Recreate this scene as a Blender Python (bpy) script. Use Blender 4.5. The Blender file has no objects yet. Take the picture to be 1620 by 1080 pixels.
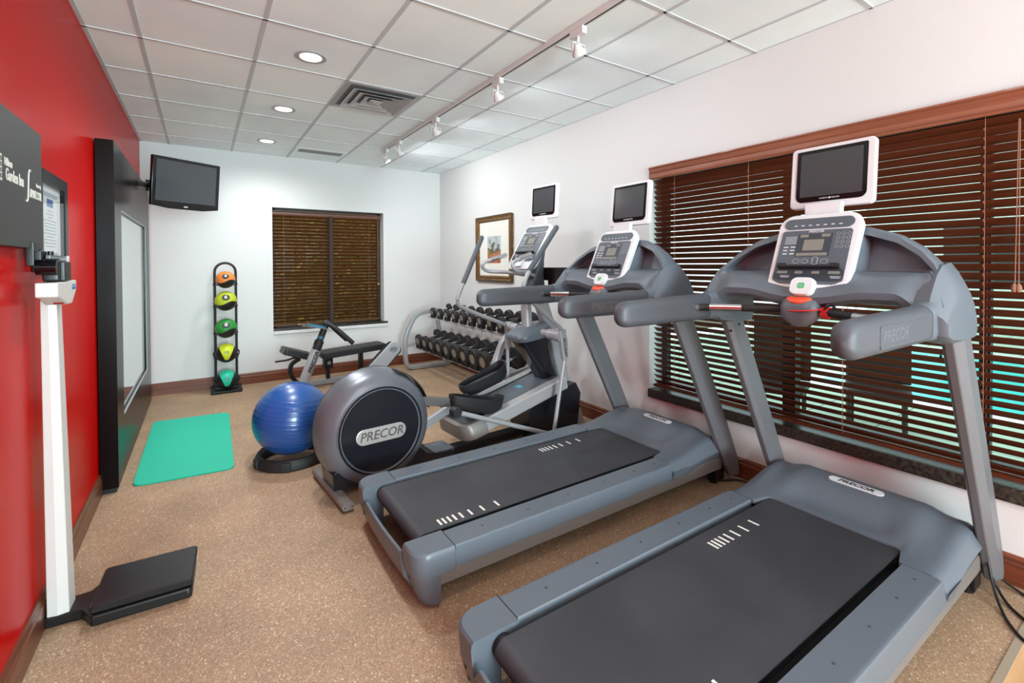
import bpy, bmesh, math, random
from mathutils import Vector, Matrix, noise
random.seed(7)
S = bpy.context.scene
COL = S.collection
PI = math.pi

# ------------------------------------------------------------------ camera
CAM_H = 1.4624
yaw, pitch, roll = .5843, -.0131, -.005
F = Vector((math.sin(yaw)*math.cos(pitch), math.cos(yaw)*math.cos(pitch), math.sin(pitch)))
R0 = Vector((math.cos(yaw), -math.sin(yaw), 0)); U0 = R0.cross(F)
cr, sr = math.cos(roll), math.sin(roll)
R1 = R0*cr + U0*sr; U1 = U0*cr - R0*sr
cd = bpy.data.cameras.new('camera'); cam = bpy.data.objects.new('camera', cd); COL.objects.link(cam)
cd.sensor_width = 36; cd.lens = 36*741.87/1620
cd.shift_y = -(540-427.07)/1620
cd.clip_start = .02
m = Matrix((R1, U1, -F)).transposed().to_4x4(); m.translation = (0, 0, CAM_H)
cam.matrix_world = m
S.camera = cam
# ------------------------------------------------------------------ exposure, sky, lights
S.view_settings.view_transform = 'Standard'; S.view_settings.look = 'None'
S.view_settings.exposure = 0.45; S.view_settings.gamma = 1.0
W = bpy.data.worlds.new('sky'); S.world = W; W.use_nodes = True
bg = W.node_tree.nodes['Background']; bg.inputs[0].default_value = (.80, .93, 1, 1); bg.inputs[1].default_value = 2.3

def lamp(name, kind, loc, power, target=None, size=.1, size_y=None, color=(1, 1, 1), cone=160, blend=1):
    l = bpy.data.lights.new(name, kind); o = bpy.data.objects.new(name, l); COL.objects.link(o)
    l.energy = power; l.color = color; o.location = loc
    if kind == 'AREA':
        l.shape = 'RECTANGLE' if size_y else 'DISK'; l.size = size
        if size_y: l.size_y = size_y
    else: l.shadow_soft_size = size
    if kind == 'SPOT': l.spot_size = math.radians(cone); l.spot_blend = blend
    if target is not None:
        o.rotation_euler = (Vector(target)-Vector(loc)).to_track_quat('-Z', 'Y').to_euler()
    return o
# added fill light behind the camera, aimed up to bounce off the ceiling
lamp('front_fill', 'AREA', (.3, -4.6, 1.5), 470, (1.0, 0, 5.2), 1.7, 2.2, (.70, .96, 1.0))
CEIL = 2.845
DL = [(.62, 3.35), (.62, 4.59), (.62, 5.87), (.62, .9), (1.25, -.7), (2.6, -.7)]  # last three are unseen, added to light the near end
for i, (x, y) in enumerate(DL):
    lamp('downlight_lamp', 'SPOT', (x, y, CEIL-.03), ([92, 88, 66, 36, 16, 6][i]), (x, y, 0), .07, color=(.95, .98, .985), cone=168)
for y, dy, pw in ((5.42, .2, 28), (4.98, .35, 28), (4.02, .2, 28), (2.93, .25, 20), (2.05, .35, 14)):
    lamp('track_lamp', 'SPOT', (1.82+.03, y, CEIL-.17), pw, (1.82+1.2, y+dy, CEIL-.17-1.0), .045, color=(.93, .985, 1), cone=165)

# ------------------------------------------------------------------ materials
def lin(c):
    return tuple(((v/255)/12.92 if v/255 <= .04045 else ((v/255+.055)/1.055)**2.4) for v in c)
MATS = {}
def mat(name, col, rough=.5, metal=0, bump=0, bscale=60, var=0, vscale=8, coat=0, emit=0, trans=0, spec=.5, bdet=2, col2=None, dist=.002):
    if name in MATS: return MATS[name]
    M = bpy.data.materials.new(name); M.use_nodes = True; nt = M.node_tree; b = nt.nodes['Principled BSDF']
    c = lin(col) + (1,)
    b.inputs['Base Color'].default_value = c; b.inputs['Roughness'].default_value = rough
    b.inputs['Metallic'].default_value = metal; b.inputs['Coat Weight'].default_value = coat
    b.inputs['Transmission Weight'].default_value = trans; b.inputs['Specular IOR Level'].default_value = spec
    if emit:
        b.inputs['Emission Color'].default_value = c; b.inputs['Emission Strength'].default_value = emit
    tc = nt.nodes.new('ShaderNodeTexCoord')
    if var or col2:
        n = nt.nodes.new('ShaderNodeTexNoise'); n.inputs['Scale'].default_value = vscale; n.inputs['Detail'].default_value = 5
        nt.links.new(tc.outputs['Object'], n.inputs['Vector'])
        r = nt.nodes.new('ShaderNodeMix'); r.data_type = 'RGBA'
        a = col2 if col2 else tuple(max(0, v*(1-var)) for v in col)
        r.inputs[6].default_value = lin(a)+(1,); r.inputs[7].default_value = lin(tuple(min(255, v*(1+var)) for v in col) if not col2 else col)+(1,)
        mr = nt.nodes.new('ShaderNodeMapRange'); mr.inputs[1].default_value = .35; mr.inputs[2].default_value = .65
        nt.links.new(n.outputs['Fac'], mr.inputs[0]); nt.links.new(mr.outputs[0], r.inputs[0])
        nt.links.new(r.outputs[2], b.inputs['Base Color'])
    if bump:
        n = nt.nodes.new('ShaderNodeTexNoise'); n.inputs['Scale'].default_value = bscale; n.inputs['Detail'].default_value = bdet
        bp = nt.nodes.new('ShaderNodeBump'); bp.inputs['Strength'].default_value = bump; bp.inputs['Distance'].default_value = dist
        nt.links.new(tc.outputs['Object'], n.inputs['Vector']); nt.links.new(n.outputs['Fac'], bp.inputs['Height'])
        nt.links.new(bp.outputs[0], b.inputs['Normal'])
    MATS[name] = M; return M

def nodes(name, rough=.5, spec=.5):
    M = bpy.data.materials.new(name); M.use_nodes = True; nt = M.node_tree
    b = nt.nodes['Principled BSDF']; b.inputs['Roughness'].default_value = rough; b.inputs['Specular IOR Level'].default_value = spec
    MATS[name] = M
    return M, nt, b
def N(nt, t, **k):
    n = nt.nodes.new(t)
    for a, v in k.items():
        if a.startswith('i_'): n.inputs[a[2:].replace('_', ' ')].default_value = v
        else: setattr(n, a, v)
    return n
def ramp(nt, stops, interp='LINEAR'):
    r = nt.nodes.new('ShaderNodeValToRGB'); r.color_ramp.interpolation = interp
    e = r.color_ramp.elements
    while len(e) < len(stops): e.new(.5)
    for k, (p, c) in enumerate(stops): e[k].position = p; e[k].color = lin(c)+(1,)
    return r

# speckled rubber / cork floor
M_floor, nt, b = nodes('speckled_floor', .55, .35)
tc = N(nt, 'ShaderNodeTexCoord')
v1 = N(nt, 'ShaderNodeTexVoronoi'); v1.inputs['Scale'].default_value = 210; nt.links.new(tc.outputs['Object'], v1.inputs['Vector'])
r1 = ramp(nt, [(0, (98, 76, 58)), (.12, (150, 121, 95)), (.55, (168, 138, 110)), (.82, (186, 157, 128)), (.93, (226, 207, 184))])
nt.links.new(v1.outputs['Color'], r1.inputs[0])
n1 = N(nt, 'ShaderNodeTexNoise'); n1.inputs['Scale'].default_value = 2.5; n1.inputs['Detail'].default_value = 6; nt.links.new(tc.outputs['Object'], n1.inputs['Vector'])
r2 = ramp(nt, [(.3, (205, 205, 205)), (.7, (255, 255, 255))]); nt.links.new(n1.outputs['Fac'], r2.inputs[0])
mx = N(nt, 'ShaderNodeMix', data_type='RGBA', blend_type='MULTIPLY'); mx.inputs[0].default_value = .7
nt.links.new(r1.outputs[0], mx.inputs[6]); nt.links.new(r2.outputs[0], mx.inputs[7]); nt.links.new(mx.outputs[2], b.inputs['Base Color'])

def wood(name, c1, c2, rough=.4, scale=(2, 60, 60), coat=.2):
    M, nt, b = nodes(name, rough, .5 if coat > .15 else .2); b.inputs['Coat Weight'].default_value = coat
    tc = N(nt, 'ShaderNodeTexCoord'); mp = N(nt, 'ShaderNodeMapping'); mp.inputs['Scale'].default_value = scale
    nt.links.new(tc.outputs['Object'], mp.inputs['Vector'])
    n = N(nt, 'ShaderNodeTexNoise'); n.inputs['Scale'].default_value = 1; n.inputs['Detail'].default_value = 6; n.inputs['Distortion'].default_value = .6
    nt.links.new(mp.outputs[0], n.inputs['Vector'])
    r = ramp(nt, [(.3, c1), (.7, c2)]); nt.links.new(n.outputs['Fac'], r.inputs[0]); nt.links.new(r.outputs[0], b.inputs['Base Color'])
    return M
M_base_y = wood('cherry_wood_y', (84, 40, 22), (122, 64, 38), .4, (40, 1.5, 60))
M_base_x = wood('cherry_wood_x', (84, 40, 22), (122, 64, 38), .4, (1.5, 40, 60))
M_val = wood('blind_wood_y', (120, 68, 48), (150, 92, 68), .35, (60, 1.2, 90))
M_val_x = wood('blind_wood_x', (88, 52, 40), (116, 72, 56), .35, (1.2, 60, 90))
M_slat_y = wood('slat_wood_y', (76, 36, 19), (96, 48, 28), .4, (60, 1.2, 90), 0)
M_slat_x = wood('slat_wood_x', (92, 54, 28), (112, 68, 36), .4, (1.2, 60, 90), 0)
M_lam = wood('laminate_floor', (196, 150, 104), (222, 180, 134), .35, (2, 25, 25))

# ceiling tile
M_ceil = mat('ceiling_tile', (240, 249, 253), .9, bump=.5, bscale=160, var=.025, vscale=1.2)
M_grid = mat('ceiling_grid', (196, 200, 204), .6)
M_gridw = mat('ceiling_grid_edge', (240, 238, 239), .6)
M_wall = mat('white_wall_paint', (213, 213, 212), .75, bump=.15, bscale=250)
M_red = mat('red_wall_paint', (194, 12, 8), .26, bump=.12, bscale=25, spec=.03, dist=.001)
M_black = mat('black_plastic', (14, 14, 15), .4)
M_blackg = mat('gloss_black', (10, 10, 11), .12)
M_frame = mat('espresso_frame', (18, 10, 10), .26, spec=.10, bump=.05, bscale=120)
M_white = mat('white_plastic', (216, 217, 220), .35)
M_whitemetal = mat('white_enamel', (208, 203, 200), .4)
M_tread = mat('blue_grey_plastic', (92, 100, 109), .38, bump=.08, bscale=500, dist=.0005)
M_tread_d = mat('dark_blue_grey_plastic', (70, 76, 84), .5)
M_arm = mat('handle_foam', (70, 74, 81), .5, bump=.2, bscale=300, dist=.001)
M_up = mat('grey_painted_steel', (104, 105, 109), .4, metal=.15, bump=.05, bscale=600, dist=.0005)
M_framemet = mat('warm_grey_steel', (124, 118, 114), .4, metal=.2)
M_belt = mat('treadmill_belt', (50, 51, 56), .62, bump=.5, bscale=900, var=.1, vscale=3, dist=.0008)
M_mark = mat('white_marking', (225, 222, 214), .6)
M_chrome = mat('chrome', (205, 205, 208), .2, metal=1)
M_silver = mat('silver_paint', (158, 160, 164), .38, metal=.2)
M_silverl = mat('light_silver', (190, 190, 192), .32, metal=.4)
M_scr = mat('tv_screen', (58, 61, 64), .16, spec=.6)
M_scr2 = mat('small_screen', (60, 63, 66), .2, spec=.6)
M_cons = mat('console_face', (78, 85, 95), .4)
M_consd = mat('console_dark', (52, 57, 66), .35)
M_lcd = mat('lcd_grey', (124, 124, 116), .3)
M_print = mat('console_print', (196, 200, 206), .5)
M_orange = mat('red_orange_button', (235, 84, 48), .4)
M_redp = mat('red_cord', (214, 30, 34), .45)
M_green = mat('green_print', (64, 176, 110), .5)
M_yellow = mat('warning_yellow', (206, 158, 48), .5)
M_rubber = mat('black_rubber', (22, 22, 24), .6, bump=.1, bscale=200)
M_navy = mat('navy_plastic', (24, 26, 32), .2)
M_shell = mat('metallic_grey_shell', (112, 115, 123), .34, metal=.45)
M_pad = mat('black_vinyl', (36, 37, 40), .4, bump=.1, bscale=250)
M_badge = mat('badge_silver', (205, 200, 196), .3, metal=.6)
M_glass_m = mat('mirror_glass', (225, 232, 228), .015, metal=1)
M_board = mat('sign_board_black', (42, 43, 41), .5)
M_paper = mat('paper', (226, 232, 236), .5)
M_paperg = mat('paper_print', (168, 186, 198), .5)
M_blue = mat('blue_print', (54, 104, 176), .5)
M_granite = mat('dark_granite', (70, 60, 52), .3, col2=(24, 19, 17), vscale=60)
M_winfr = mat('window_frame_dark', (30, 24, 22), .5)
M_teal = mat('teal_foam', (22, 176, 146), .65, bump=.15, bscale=300)
M_gball = mat('blue_gym_ball', (26, 74, 140), .3, coat=.3)
M_diff = mat('vent_metal', (172, 172, 174), .45)
M_vdark = mat('slot_shade_and_print', (60, 60, 62), .8)  # dark grey for print and screws, and painted shade in vent and track slots
M_gold = mat('gilt_frame', (150, 108, 50), .4, metal=.5, bump=1, bscale=70, col2=(48, 30, 16), vscale=70, dist=.006)
M_goldd = mat('dark_frame_edge', (62, 42, 28), .4)
M_matb = mat('mat_board', (238, 235, 230), .7)
M_cable = mat('black_cable', (12, 12, 12), .5)
M_cord = mat('blind_cord', (140, 96, 76), .7)
M_emit = mat('lamp_lens', (255, 246, 232), .4, emit=3.2)
M_trk = mat('white_fixture', (216, 212, 210), .4)

# glass
M_glass = bpy.data.materials.new('window_glass'); M_glass.use_nodes = True; nt = M_glass.node_tree; nt.nodes.clear()
o = nt.nodes.new('ShaderNodeOutputMaterial'); mi = nt.nodes.new('ShaderNodeMixShader'); t = nt.nodes.new('ShaderNodeBsdfTransparent'); g = nt.nodes.new('ShaderNodeBsdfGlossy')
t.inputs[0].default_value = (.86, .93, .9, 1); g.inputs['Roughness'].default_value = .01
lw = nt.nodes.new('ShaderNodeLayerWeight'); p4 = nt.nodes.new('ShaderNodeMath'); p4.operation = 'POWER'; p4.inputs[1].default_value = 4
fr = nt.nodes.new('ShaderNodeMath'); fr.operation = 'MULTIPLY_ADD'; fr.inputs[1].default_value = .3; fr.inputs[2].default_value = .02
nt.links.new(lw.outputs['Facing'], p4.inputs[0]); nt.links.new(p4.outputs[0], fr.inputs[0])
nt.links.new(fr.outputs[0], mi.inputs[0]); nt.links.new(t.outputs[0], mi.inputs[1]); nt.links.new(g.outputs[0], mi.inputs[2]); nt.links.new(mi.outputs[0], o.inputs[0])

M_clear = M_glass.copy(); M_clear.name = 'clear_glazing'
for n_ in M_clear.node_tree.nodes:
    if n_.type == 'BSDF_TRANSPARENT': n_.inputs[0].default_value = (.985, .99, .985, 1)
# ------------------------------------------------------------------ mesh builder
def rrect(w, h, r, n=5):
    r = min(r, w/2-1e-5, h/2-1e-5); P = []
    for cx, cy, a0 in ((w/2-r, h/2-r, 0), (-w/2+r, h/2-r, 90), (-w/2+r, -h/2+r, 180), (w/2-r, -h/2+r, 270)):
        for k in range(n+1):
            a = math.radians(a0+90*k/n); P.append((cx+r*math.cos(a), cy+r*math.sin(a)))
    return P
def ell(a, b, n=20):
    return [(a*math.cos(2*PI*k/n), b*math.sin(2*PI*k/n)) for k in range(n)]
def smooth_path(pts, sub=6):
    P = [Vector(p) for p in pts]; out = []
    for i in range(len(P)-1):
        p0 = P[i-1] if i else P[0]*2-P[1]; p1, p2 = P[i], P[i+1]; p3 = P[i+2] if i+2 < len(P) else P[-1]*2-P[-2]
        for k in range(sub):
            t = k/sub
            out.append(.5*((2*p1)+(-p0+p2)*t+(2*p0-5*p1+4*p2-p3)*t*t+(-p0+3*p1-3*p2+p3)*t**3))
    out.append(P[-1]); return out
def fillet(pts, r, n=6):
    P = [Vector(p) for p in pts]; out = [P[0]]
    for i in range(1, len(P)-1):
        a = (P[i-1]-P[i]); c = (P[i+1]-P[i]); rr = min(r, a.length*.49, c.length*.49)
        A = P[i]+a.normalized()*rr; C = P[i]+c.normalized()*rr
        for k in range(n+1):
            t = k/n; out.append(A*(1-t)**2+P[i]*2*t*(1-t)+C*t*t)
    out.append(P[-1]); return out
class MB:
    def __init__(s): s.bm = bmesh.new(); s.mi = 0
    def m(s, i): s.mi = i; return s
    def _f(s, vs):
        try: f = s.bm.faces.new(vs); f.material_index = s.mi; return f
        except ValueError: return None
    def poly(s, pts): return s._f([s.bm.verts.new(p) for p in pts])
    def box(s, c, d, rot=None, bev=0, seg=2):
        M = Matrix.Translation(c) @ (rot.to_4x4() if rot else Matrix()) @ Matrix.Diagonal((d[0], d[1], d[2], 1))
        r = bmesh.ops.create_cube(s.bm, size=1, matrix=M); vs = r['verts']
        fs = {f for v in vs for f in v.link_faces}
        for f in fs: f.material_index = s.mi
        if bev:
            es = {e for v in vs for e in v.link_edges}
            rb = bmesh.ops.bevel(s.bm, geom=list(es), offset=bev, segments=seg, profile=.5, affect='EDGES')
            for f in rb['faces']: f.material_index = s.mi
        return s
    def b2(s, p0, p1, bev=0):
        return s.box([(a+b)/2 for a, b in zip(p0, p1)], [abs(b-a) for a, b in zip(p0, p1)], bev=bev)
    def loft(s, rings, caps=True, close=False):
        R = [[s.bm.verts.new(p) for p in r] for r in rings]; n = len(R[0])
        for i in range(len(R)-(0 if close else 1)):
            a, c = R[i], R[(i+1) % len(R)]
            for k in range(n): s._f((a[k], a[(k+1) % n], c[(k+1) % n], c[k]))
        if caps and not close: s._f(R[0][::-1]); s._f(R[-1])
        return s
    def grid(s, rows):
        R = [[s.bm.verts.new(p) for p in r] for r in rows]
        for i in range(len(R)-1):
            for k in range(len(R[0])-1): s._f((R[i][k], R[i][k+1], R[i+1][k+1], R[i+1][k]))
        return s
    def prism(s, poly, o, ux, uy, d):
        o, ux, uy, d = map(Vector, (o, ux, uy, d))
        return s.loft([[o+ux*a+uy*c for a, c in poly], [o+ux*a+uy*c+d for a, c in poly]])
    def cyl(s, p0, p1, r0, r1=None, n=24, caps=True):
        p0, p1 = Vector(p0), Vector(p1); r1 = r0 if r1 is None else r1
        z = (p1-p0).normalized(); x = z.orthogonal().normalized(); y = z.cross(x)
        return s.loft([[p+(x*math.cos(2*PI*k/n)+y*math.sin(2*PI*k/n))*r for k in range(n)] for p, r in ((p0, r0), (p1, r1))], caps)
    def tube(s, pts, r, n=12, caps=True, sec=None, up=(0, 0, 1), close=False, scl=None):
        P = [Vector(p) for p in pts]; up = Vector(up); rings = []
        for i, p in enumerate(P):
            if close: t = P[(i+1) % len(P)]-P[i-1]
            else: t = (P[min(i+1, len(P)-1)]-P[max(i-1, 0)])
            t.normalize(); x = t.cross(up)
            if x.length < 1e-3: x = t.orthogonal()
            x.normalize(); y = x.cross(t)
            k = (scl[i] if scl else 1)
            S_ = sec if sec else [((r[i] if isinstance(r, (list, tuple)) else r)*math.cos(2*PI*q/n), (r[i] if isinstance(r, (list, tuple)) else r)*math.sin(2*PI*q/n)) for q in range(n)]
            rings.append([p+x*a*k+y*c*k for a, c in S_])
        return s.loft(rings, caps, close)
    def sph(s, c, r, u=24, v=14, rot=None):
        if isinstance(r, (int, float)): r = (r, r, r)
        M = Matrix.Translation(c) @ (rot.to_4x4() if rot else Matrix()) @ Matrix.Diagonal((r[0], r[1], r[2], 1))
        q = bmesh.ops.create_uvsphere(s.bm, u_segments=u, v_segments=v, radius=1, matrix=M)
        for f in {f for w in q['verts'] for f in w.link_faces}: f.material_index = s.mi
        return s
    def lathe(s, prof, o, ax=(0, 0, 1), n=32, caps=True, mats=None):
        o, z = Vector(o), Vector(ax).normalized(); x = z.orthogonal().normalized(); y = z.cross(x)
        R = [[s.bm.verts.new(o+z*h+(x*math.cos(2*PI*k/n)+y*math.sin(2*PI*k/n))*max(r, 1e-4)) for k in range(n)] for r, h in prof]
        for i in range(len(R)-1):
            if mats: s.mi = mats[i]
            for k in range(n): s._f((R[i][k], R[i][(k+1) % n], R[i+1][(k+1) % n], R[i+1][k]))
        if caps: s._f(R[0][::-1]); s._f(R[-1])
        return s
    def build(s, name, mats, parent=None, ang=38, bevel=0, sub=0, label=None, loc=None, flat=False, flip=False):
        bm = s.bm
        bmesh.ops.recalc_face_normals(bm, faces=bm.faces)
        for f in bm.faces: f.smooth = not flat
        for e in bm.edges:
            if len(e.link_faces) == 2 and e.calc_face_angle(0) > math.radians(ang): e.smooth = False
        me = bpy.data.meshes.new(name)
        if loc is not None: bmesh.ops.translate(bm, vec=-Vector(loc), verts=bm.verts)
        bm.to_mesh(me); bm.free()
        for k in (mats if isinstance(mats, (list, tuple)) else [mats]): me.materials.append(k)
        o = bpy.data.objects.new(name, me); COL.objects.link(o)
        if loc is not None: o.location = loc
        if parent: o.parent = parent
        if bevel:
            b = o.modifiers.new('bevel', 'BEVEL'); b.width = bevel; b.segments = 2; b.limit_method = 'ANGLE'; b.angle_limit = math.radians(35)
        if sub:
            b = o.modifiers.new('sub', 'SUBSURF'); b.levels = b.render_levels = sub
        if not flat:
            wn = o.modifiers.new('wn', 'WEIGHTED_NORMAL'); wn.keep_sharp = True; wn.weight = 60
        if label: o['label'] = label
        return o
def thing(name, label, cat, loc=(0, 0, 0), rz=0, group=None):
    o = bpy.data.objects.new(name, None); COL.objects.link(o); o.empty_display_size = .1
    o.location = loc; o.rotation_euler = (0, 0, rz); return tag(o, label, cat, group)
def tag(o, label, cat, group=None, kind=None):
    o['label'] = label; o['category'] = cat
    if group: o['group'] = group
    if kind: o['kind'] = kind
    return o
def struct(o): o['kind'] = 'structure'; return o
def copy_tree(o, parent=None):
    c = o.copy(); COL.objects.link(c)
    if parent: c.parent = parent
    for ch in list(o.children): copy_tree(ch, c)
    return c
def frame(o, right, up):
    r = Vector(right).normalized(); u = Vector(up); u = (u-r*u.dot(r)).normalized(); n = r.cross(u)
    M = Matrix((r, u, n)).transposed().to_4x4(); M.translation = o; return M
def text_into(mb, s, size, M, ext=.0006, shear=0, wx=1, bold=0):
    cu = bpy.data.curves.new('t', 'FONT'); cu.body = s; cu.size = size; cu.align_x = 'CENTER'; cu.align_y = 'CENTER'; cu.shear = shear
    cu.extrude = ext; cu.offset = bold; cu.resolution_u = 3
    o = bpy.data.objects.new('t', cu); COL.objects.link(o)
    bpy.context.view_layer.update()
    me = bpy.data.meshes.new_from_object(o.evaluated_get(bpy.context.evaluated_depsgraph_get()))
    me.transform(M @ Matrix.Diagonal((wx, 1, 1, 1)))
    n0 = len(mb.bm.faces); mb.bm.from_mesh(me); mb.bm.faces.ensure_lookup_table()
    for f in mb.bm.faces[n0:]: f.material_index = mb.mi
    bpy.data.objects.remove(o); bpy.data.meshes.remove(me); bpy.data.curves.remove(cu)
    return mb
def panel(mb, M, w, h, r, t, n=5, cx=0, cy=0, z=0):
    """rounded plate in the local plane of M, thickness t along its normal"""
    mb.loft([[M @ Vector((a+cx, c+cy, z)) for a, c in rrect(w, h, r, n)], [M @ Vector((a+cx, c+cy, z+t)) for a, c in rrect(w, h, r, n)]])
    return mb

# ================================================================== ROOM
XL, XR, YB, YF = -.562, 3.056, 6.615, -5.4
WL0, WL1, WLz0, WLz1 = .18, 2.585, .44, 2.20          # right window opening (y range, z range)
BW0, BW1, BWz0, BWz1 = .748, 2.172, .632, 2.195        # back window opening (x range, z range)
TH = .22
struct(MB().b2((XL, .43, -.05), (XR+.02, YB, 0)).build('floor', M_floor))
mb = MB().b2((XL, YF, -.05), (XR+.02, .405, 0)); f2 = struct(mb.build('trim_1', M_lam))
mb = MB().b2((XL, .405, -.05), (XR+.02, .43, .003)); struct(mb.build('trim_2', mat('transition_strip', (150, 136, 118), .5)))
# ceiling: tiles in a T-bar grid (pitch 2 ft), one object
GX0, GY0, PX, PY = -.2957, 3.6153, .6096, .6389
mb = MB().b2((XL, YF, CEIL), (XR, YB, CEIL+.08)); mb.m(1)
xs = [GX0+PX*k for k in range(0, 6)]; ys = [GY0+PY*k for k in range(-14, 5)]
for x in xs: mb.b2((x-.012, YF, CEIL-.004), (x+.012, YB, CEIL))
for y in ys: mb.b2((XL, y-.010, CEIL-.004), (XR, y+.010, CEIL))
mb.m(2)
for y in ys: mb.b2((XL, y-.012, CEIL-.0045), (XR, y-.008, CEIL-.0035))
mb.m(1); mb.b2((XL, YF, CEIL-.004), (XL+.022, YB, CEIL)); mb.b2((XR-.01, YF, CEIL-.004), (XR, YB, CEIL))
struct(mb.build('ceiling', [M_ceil, M_grid, M_gridw]))
struct(MB().b2((XL-.1, YF, 0), (XL, YB+.1, CEIL)).build('wall_left', M_red))
mb = MB()
mb.b2((XL, YB, 0), (BW0, YB+TH, CEIL)); mb.b2((BW1, YB, 0), (XR+TH, YB+TH, CEIL)); mb.b2((BW0, YB, 0), (BW1, YB+TH, BWz0)); mb.b2((BW0, YB, BWz1), (BW1, YB+TH, CEIL))
struct(mb.build('wall_back', M_wall))
mb = MB()
mb.b2((XR, WL1, 0), (XR+TH, YB, CEIL)); mb.b2((XR, YF, 0), (XR+TH, WL0, CEIL)); mb.b2((XR, WL0, 0), (XR+TH, WL1, WLz0-.07)); mb.b2((XR, WL0, WLz1), (XR+TH, WL1, CEIL))
struct(mb.build('wall_right', M_wall))
# front wall (behind the camera) with an unseen opening added to let sky light in
mb = MB()
mb.b2((XL-.1, YF-.1, 0), (-.45, YF, CEIL)); mb.b2((2.85, YF-.1, 0), (XR+TH, YF, CEIL)); mb.b2((-.45, YF-.1, 2.7), (2.85, YF, CEIL)); mb.b2((-.45, YF-.1, 0), (2.85, YF, .3))
struct(mb.build('wall_front', M_wall))
# baseboards
def bprof(mb, a, b_, nrm, h=.135, t=.018):
    a, b_, nrm = Vector(a), Vector(b_), Vector(nrm)
    P = [(0, 0), (t, 0), (t, h*.74), (t*.75, h*.78), (t*.75, h*.9), (t*.35, h), (0, h)]
    mb.loft([[p+nrm*u+Vector((0, 0, w)) for u, w in P] for p in (a, b_)]); return mb
struct(bprof(MB(), (XL, YF, 0), (XL, YB, 0), (1, 0, 0)).build('baseboard_left', M_base_y, flat=True))
struct(bprof(MB(), (XL+.018, YB, 0), (XR-.018, YB, 0), (0, -1, 0)).build('baseboard_back', M_base_x, flat=True))
struct(bprof(MB(), (XR, YF, 0), (XR, YB, 0), (-1, 0, 0)).build('baseboard_right', M_base_y, flat=True))

# ---- right window: frame, glass, granite sill, blind
w = bpy.data.objects.new('window_2', None); COL.objects.link(w); struct(w)
mb = MB(); X0 = XR+.16
for y in (WL0, WL1-.05): mb.b2((X0, y, WLz0), (X0+.05, y+.05, WLz1))
for z in (WLz0-.01, WLz1-.05): mb.b2((X0, WL0, z), (X0+.05, WL1, z+.05))
mb.b2((X0-.01, 1.52, WLz0), (X0+.06, 1.60, WLz1)); mb.b2((X0, .62, WLz0), (X0+.05, .66, WLz1))
mb.build('window_frame', M_winfr, w)
MB().b2((X0+.02, WL0+.03, WLz0+.02), (X0+.026, WL1-.03, WLz1-.03)).build('pane', M_glass, w)
MB().b2((XR-.02, WL0-.02, WLz0-.07), (XR+TH, WL1, WLz0-.002), .004).build('window_sill', M_granite, w)

def blind(name, label, P, U, Nn, width, ztop, zbot, pitch, tilt, mslat, mval, val_t, cords, vz, wand, sw=.05, jamb=.0):
    """P = start corner at floor level, U = along the window, Nn = into the room"""
    P, U, Nn = Vector(P), Vector(U), Vector(Nn); Z = Vector((0, 0, 1))
    t = thing(name, label, 'blind', P+Z*zbot)
    L = lambda a, n_, z: U*a+Nn*n_+Z*(z-zbot)
    def bar(mb, a0, a1, n0, n1, z0, z1):
        mb.loft([[L(a, n0, z0), L(a, n1, z0), L(a, n1, z1), L(a, n0, z1)] for a in (a0, a1)])
    # moulded valance
    mb = MB(); vt = val_t
    prof = [(0, vz[0]), (.026, vz[0]), (.030, vz[0]+.012), (.022, vz[0]+.018), (.022, vz[0]+.045), (.030, vz[0]+.055), (.033, vz[1]-.018), (.045, vz[1]-.008), (.045, vz[1]), (0, vz[1])]
    mb.loft([[L(a, vt+n_, z) for n_, z in prof] for a in (-.012 if val_t > 0 else .002, width+(.012 if val_t > 0 else -.002))])
    mb.build('valance', mval, t, flat=True)
    mb = MB(); z = ztop; ct, st = math.cos(tilt), math.sin(tilt)
    while z > zbot+.03:
        a0, a1 = .008, width-.008; th = .0028; e = random.uniform(-.004, .004)
        c = -sw/2-.012
        q = []
        for s_, d in ((-1, -1), (1, -1), (1, 1), (-1, 1)):
            q.append((c+s_*sw/2*math.cos(tilt+e)-d*th/2*st, z+s_*sw/2*math.sin(tilt+e)+d*th/2*ct))
        mb.loft([[L(a, n_, zz) for n_, zz in q] for a in (a0, a1)])
        z -= pitch
    mb.build('slats', mslat, t, flat=True)
    mb = MB(); bar(mb, .008, width-.008, -.012-sw, -.012, zbot, zbot+.018); mb.build('bottom_rail', mslat, t, flat=True)
    for a in cords:
        mb = MB()
        for n_ in (-.012+sw*.0+.002, -.014-sw):
            mb.cyl(L(a, n_, zbot+.01), L(a, n_, ztop+.02), .0014, n=6)
        zz = zbot+.04
        while zz < ztop:
            mb.cyl(L(a+.003, -.008, zz), L(a+.003, -.002, zz+.012), .0016, n=5); zz += pitch
        mb.build('ladder_cord', M_cord, t)
    for a, z0, z1 in wand:
        mb = MB(); mb.cyl(L(a, .006, z0), L(a, .006, z1), .002, n=8); mb.cyl(L(a+.012, .006, z0), L(a+.004, .006, z1), .002, n=8)
        for k in (0, .014): mb.lathe([(.003, .0), (.010, -.012), (.012, -.028), (.006, -.04)], L(a+k, .006, z0+.004), n=14)
        mb.build('pull_cord', M_cord, t)
    return t
blind('window_blind', 'wide brown wooden slat blind on the big window behind the treadmills', (XR, WL0+.004, 0), (0, 1, 0), (-1, 0, 0), WL1-WL0-.03, 2.115, .462, .0425, math.radians(42),
      M_slat_y, M_val, .0, (.43, 1.01, 1.57, 2.16), (2.135, 2.232), [(.315, 1.36, 2.1)])

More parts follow.
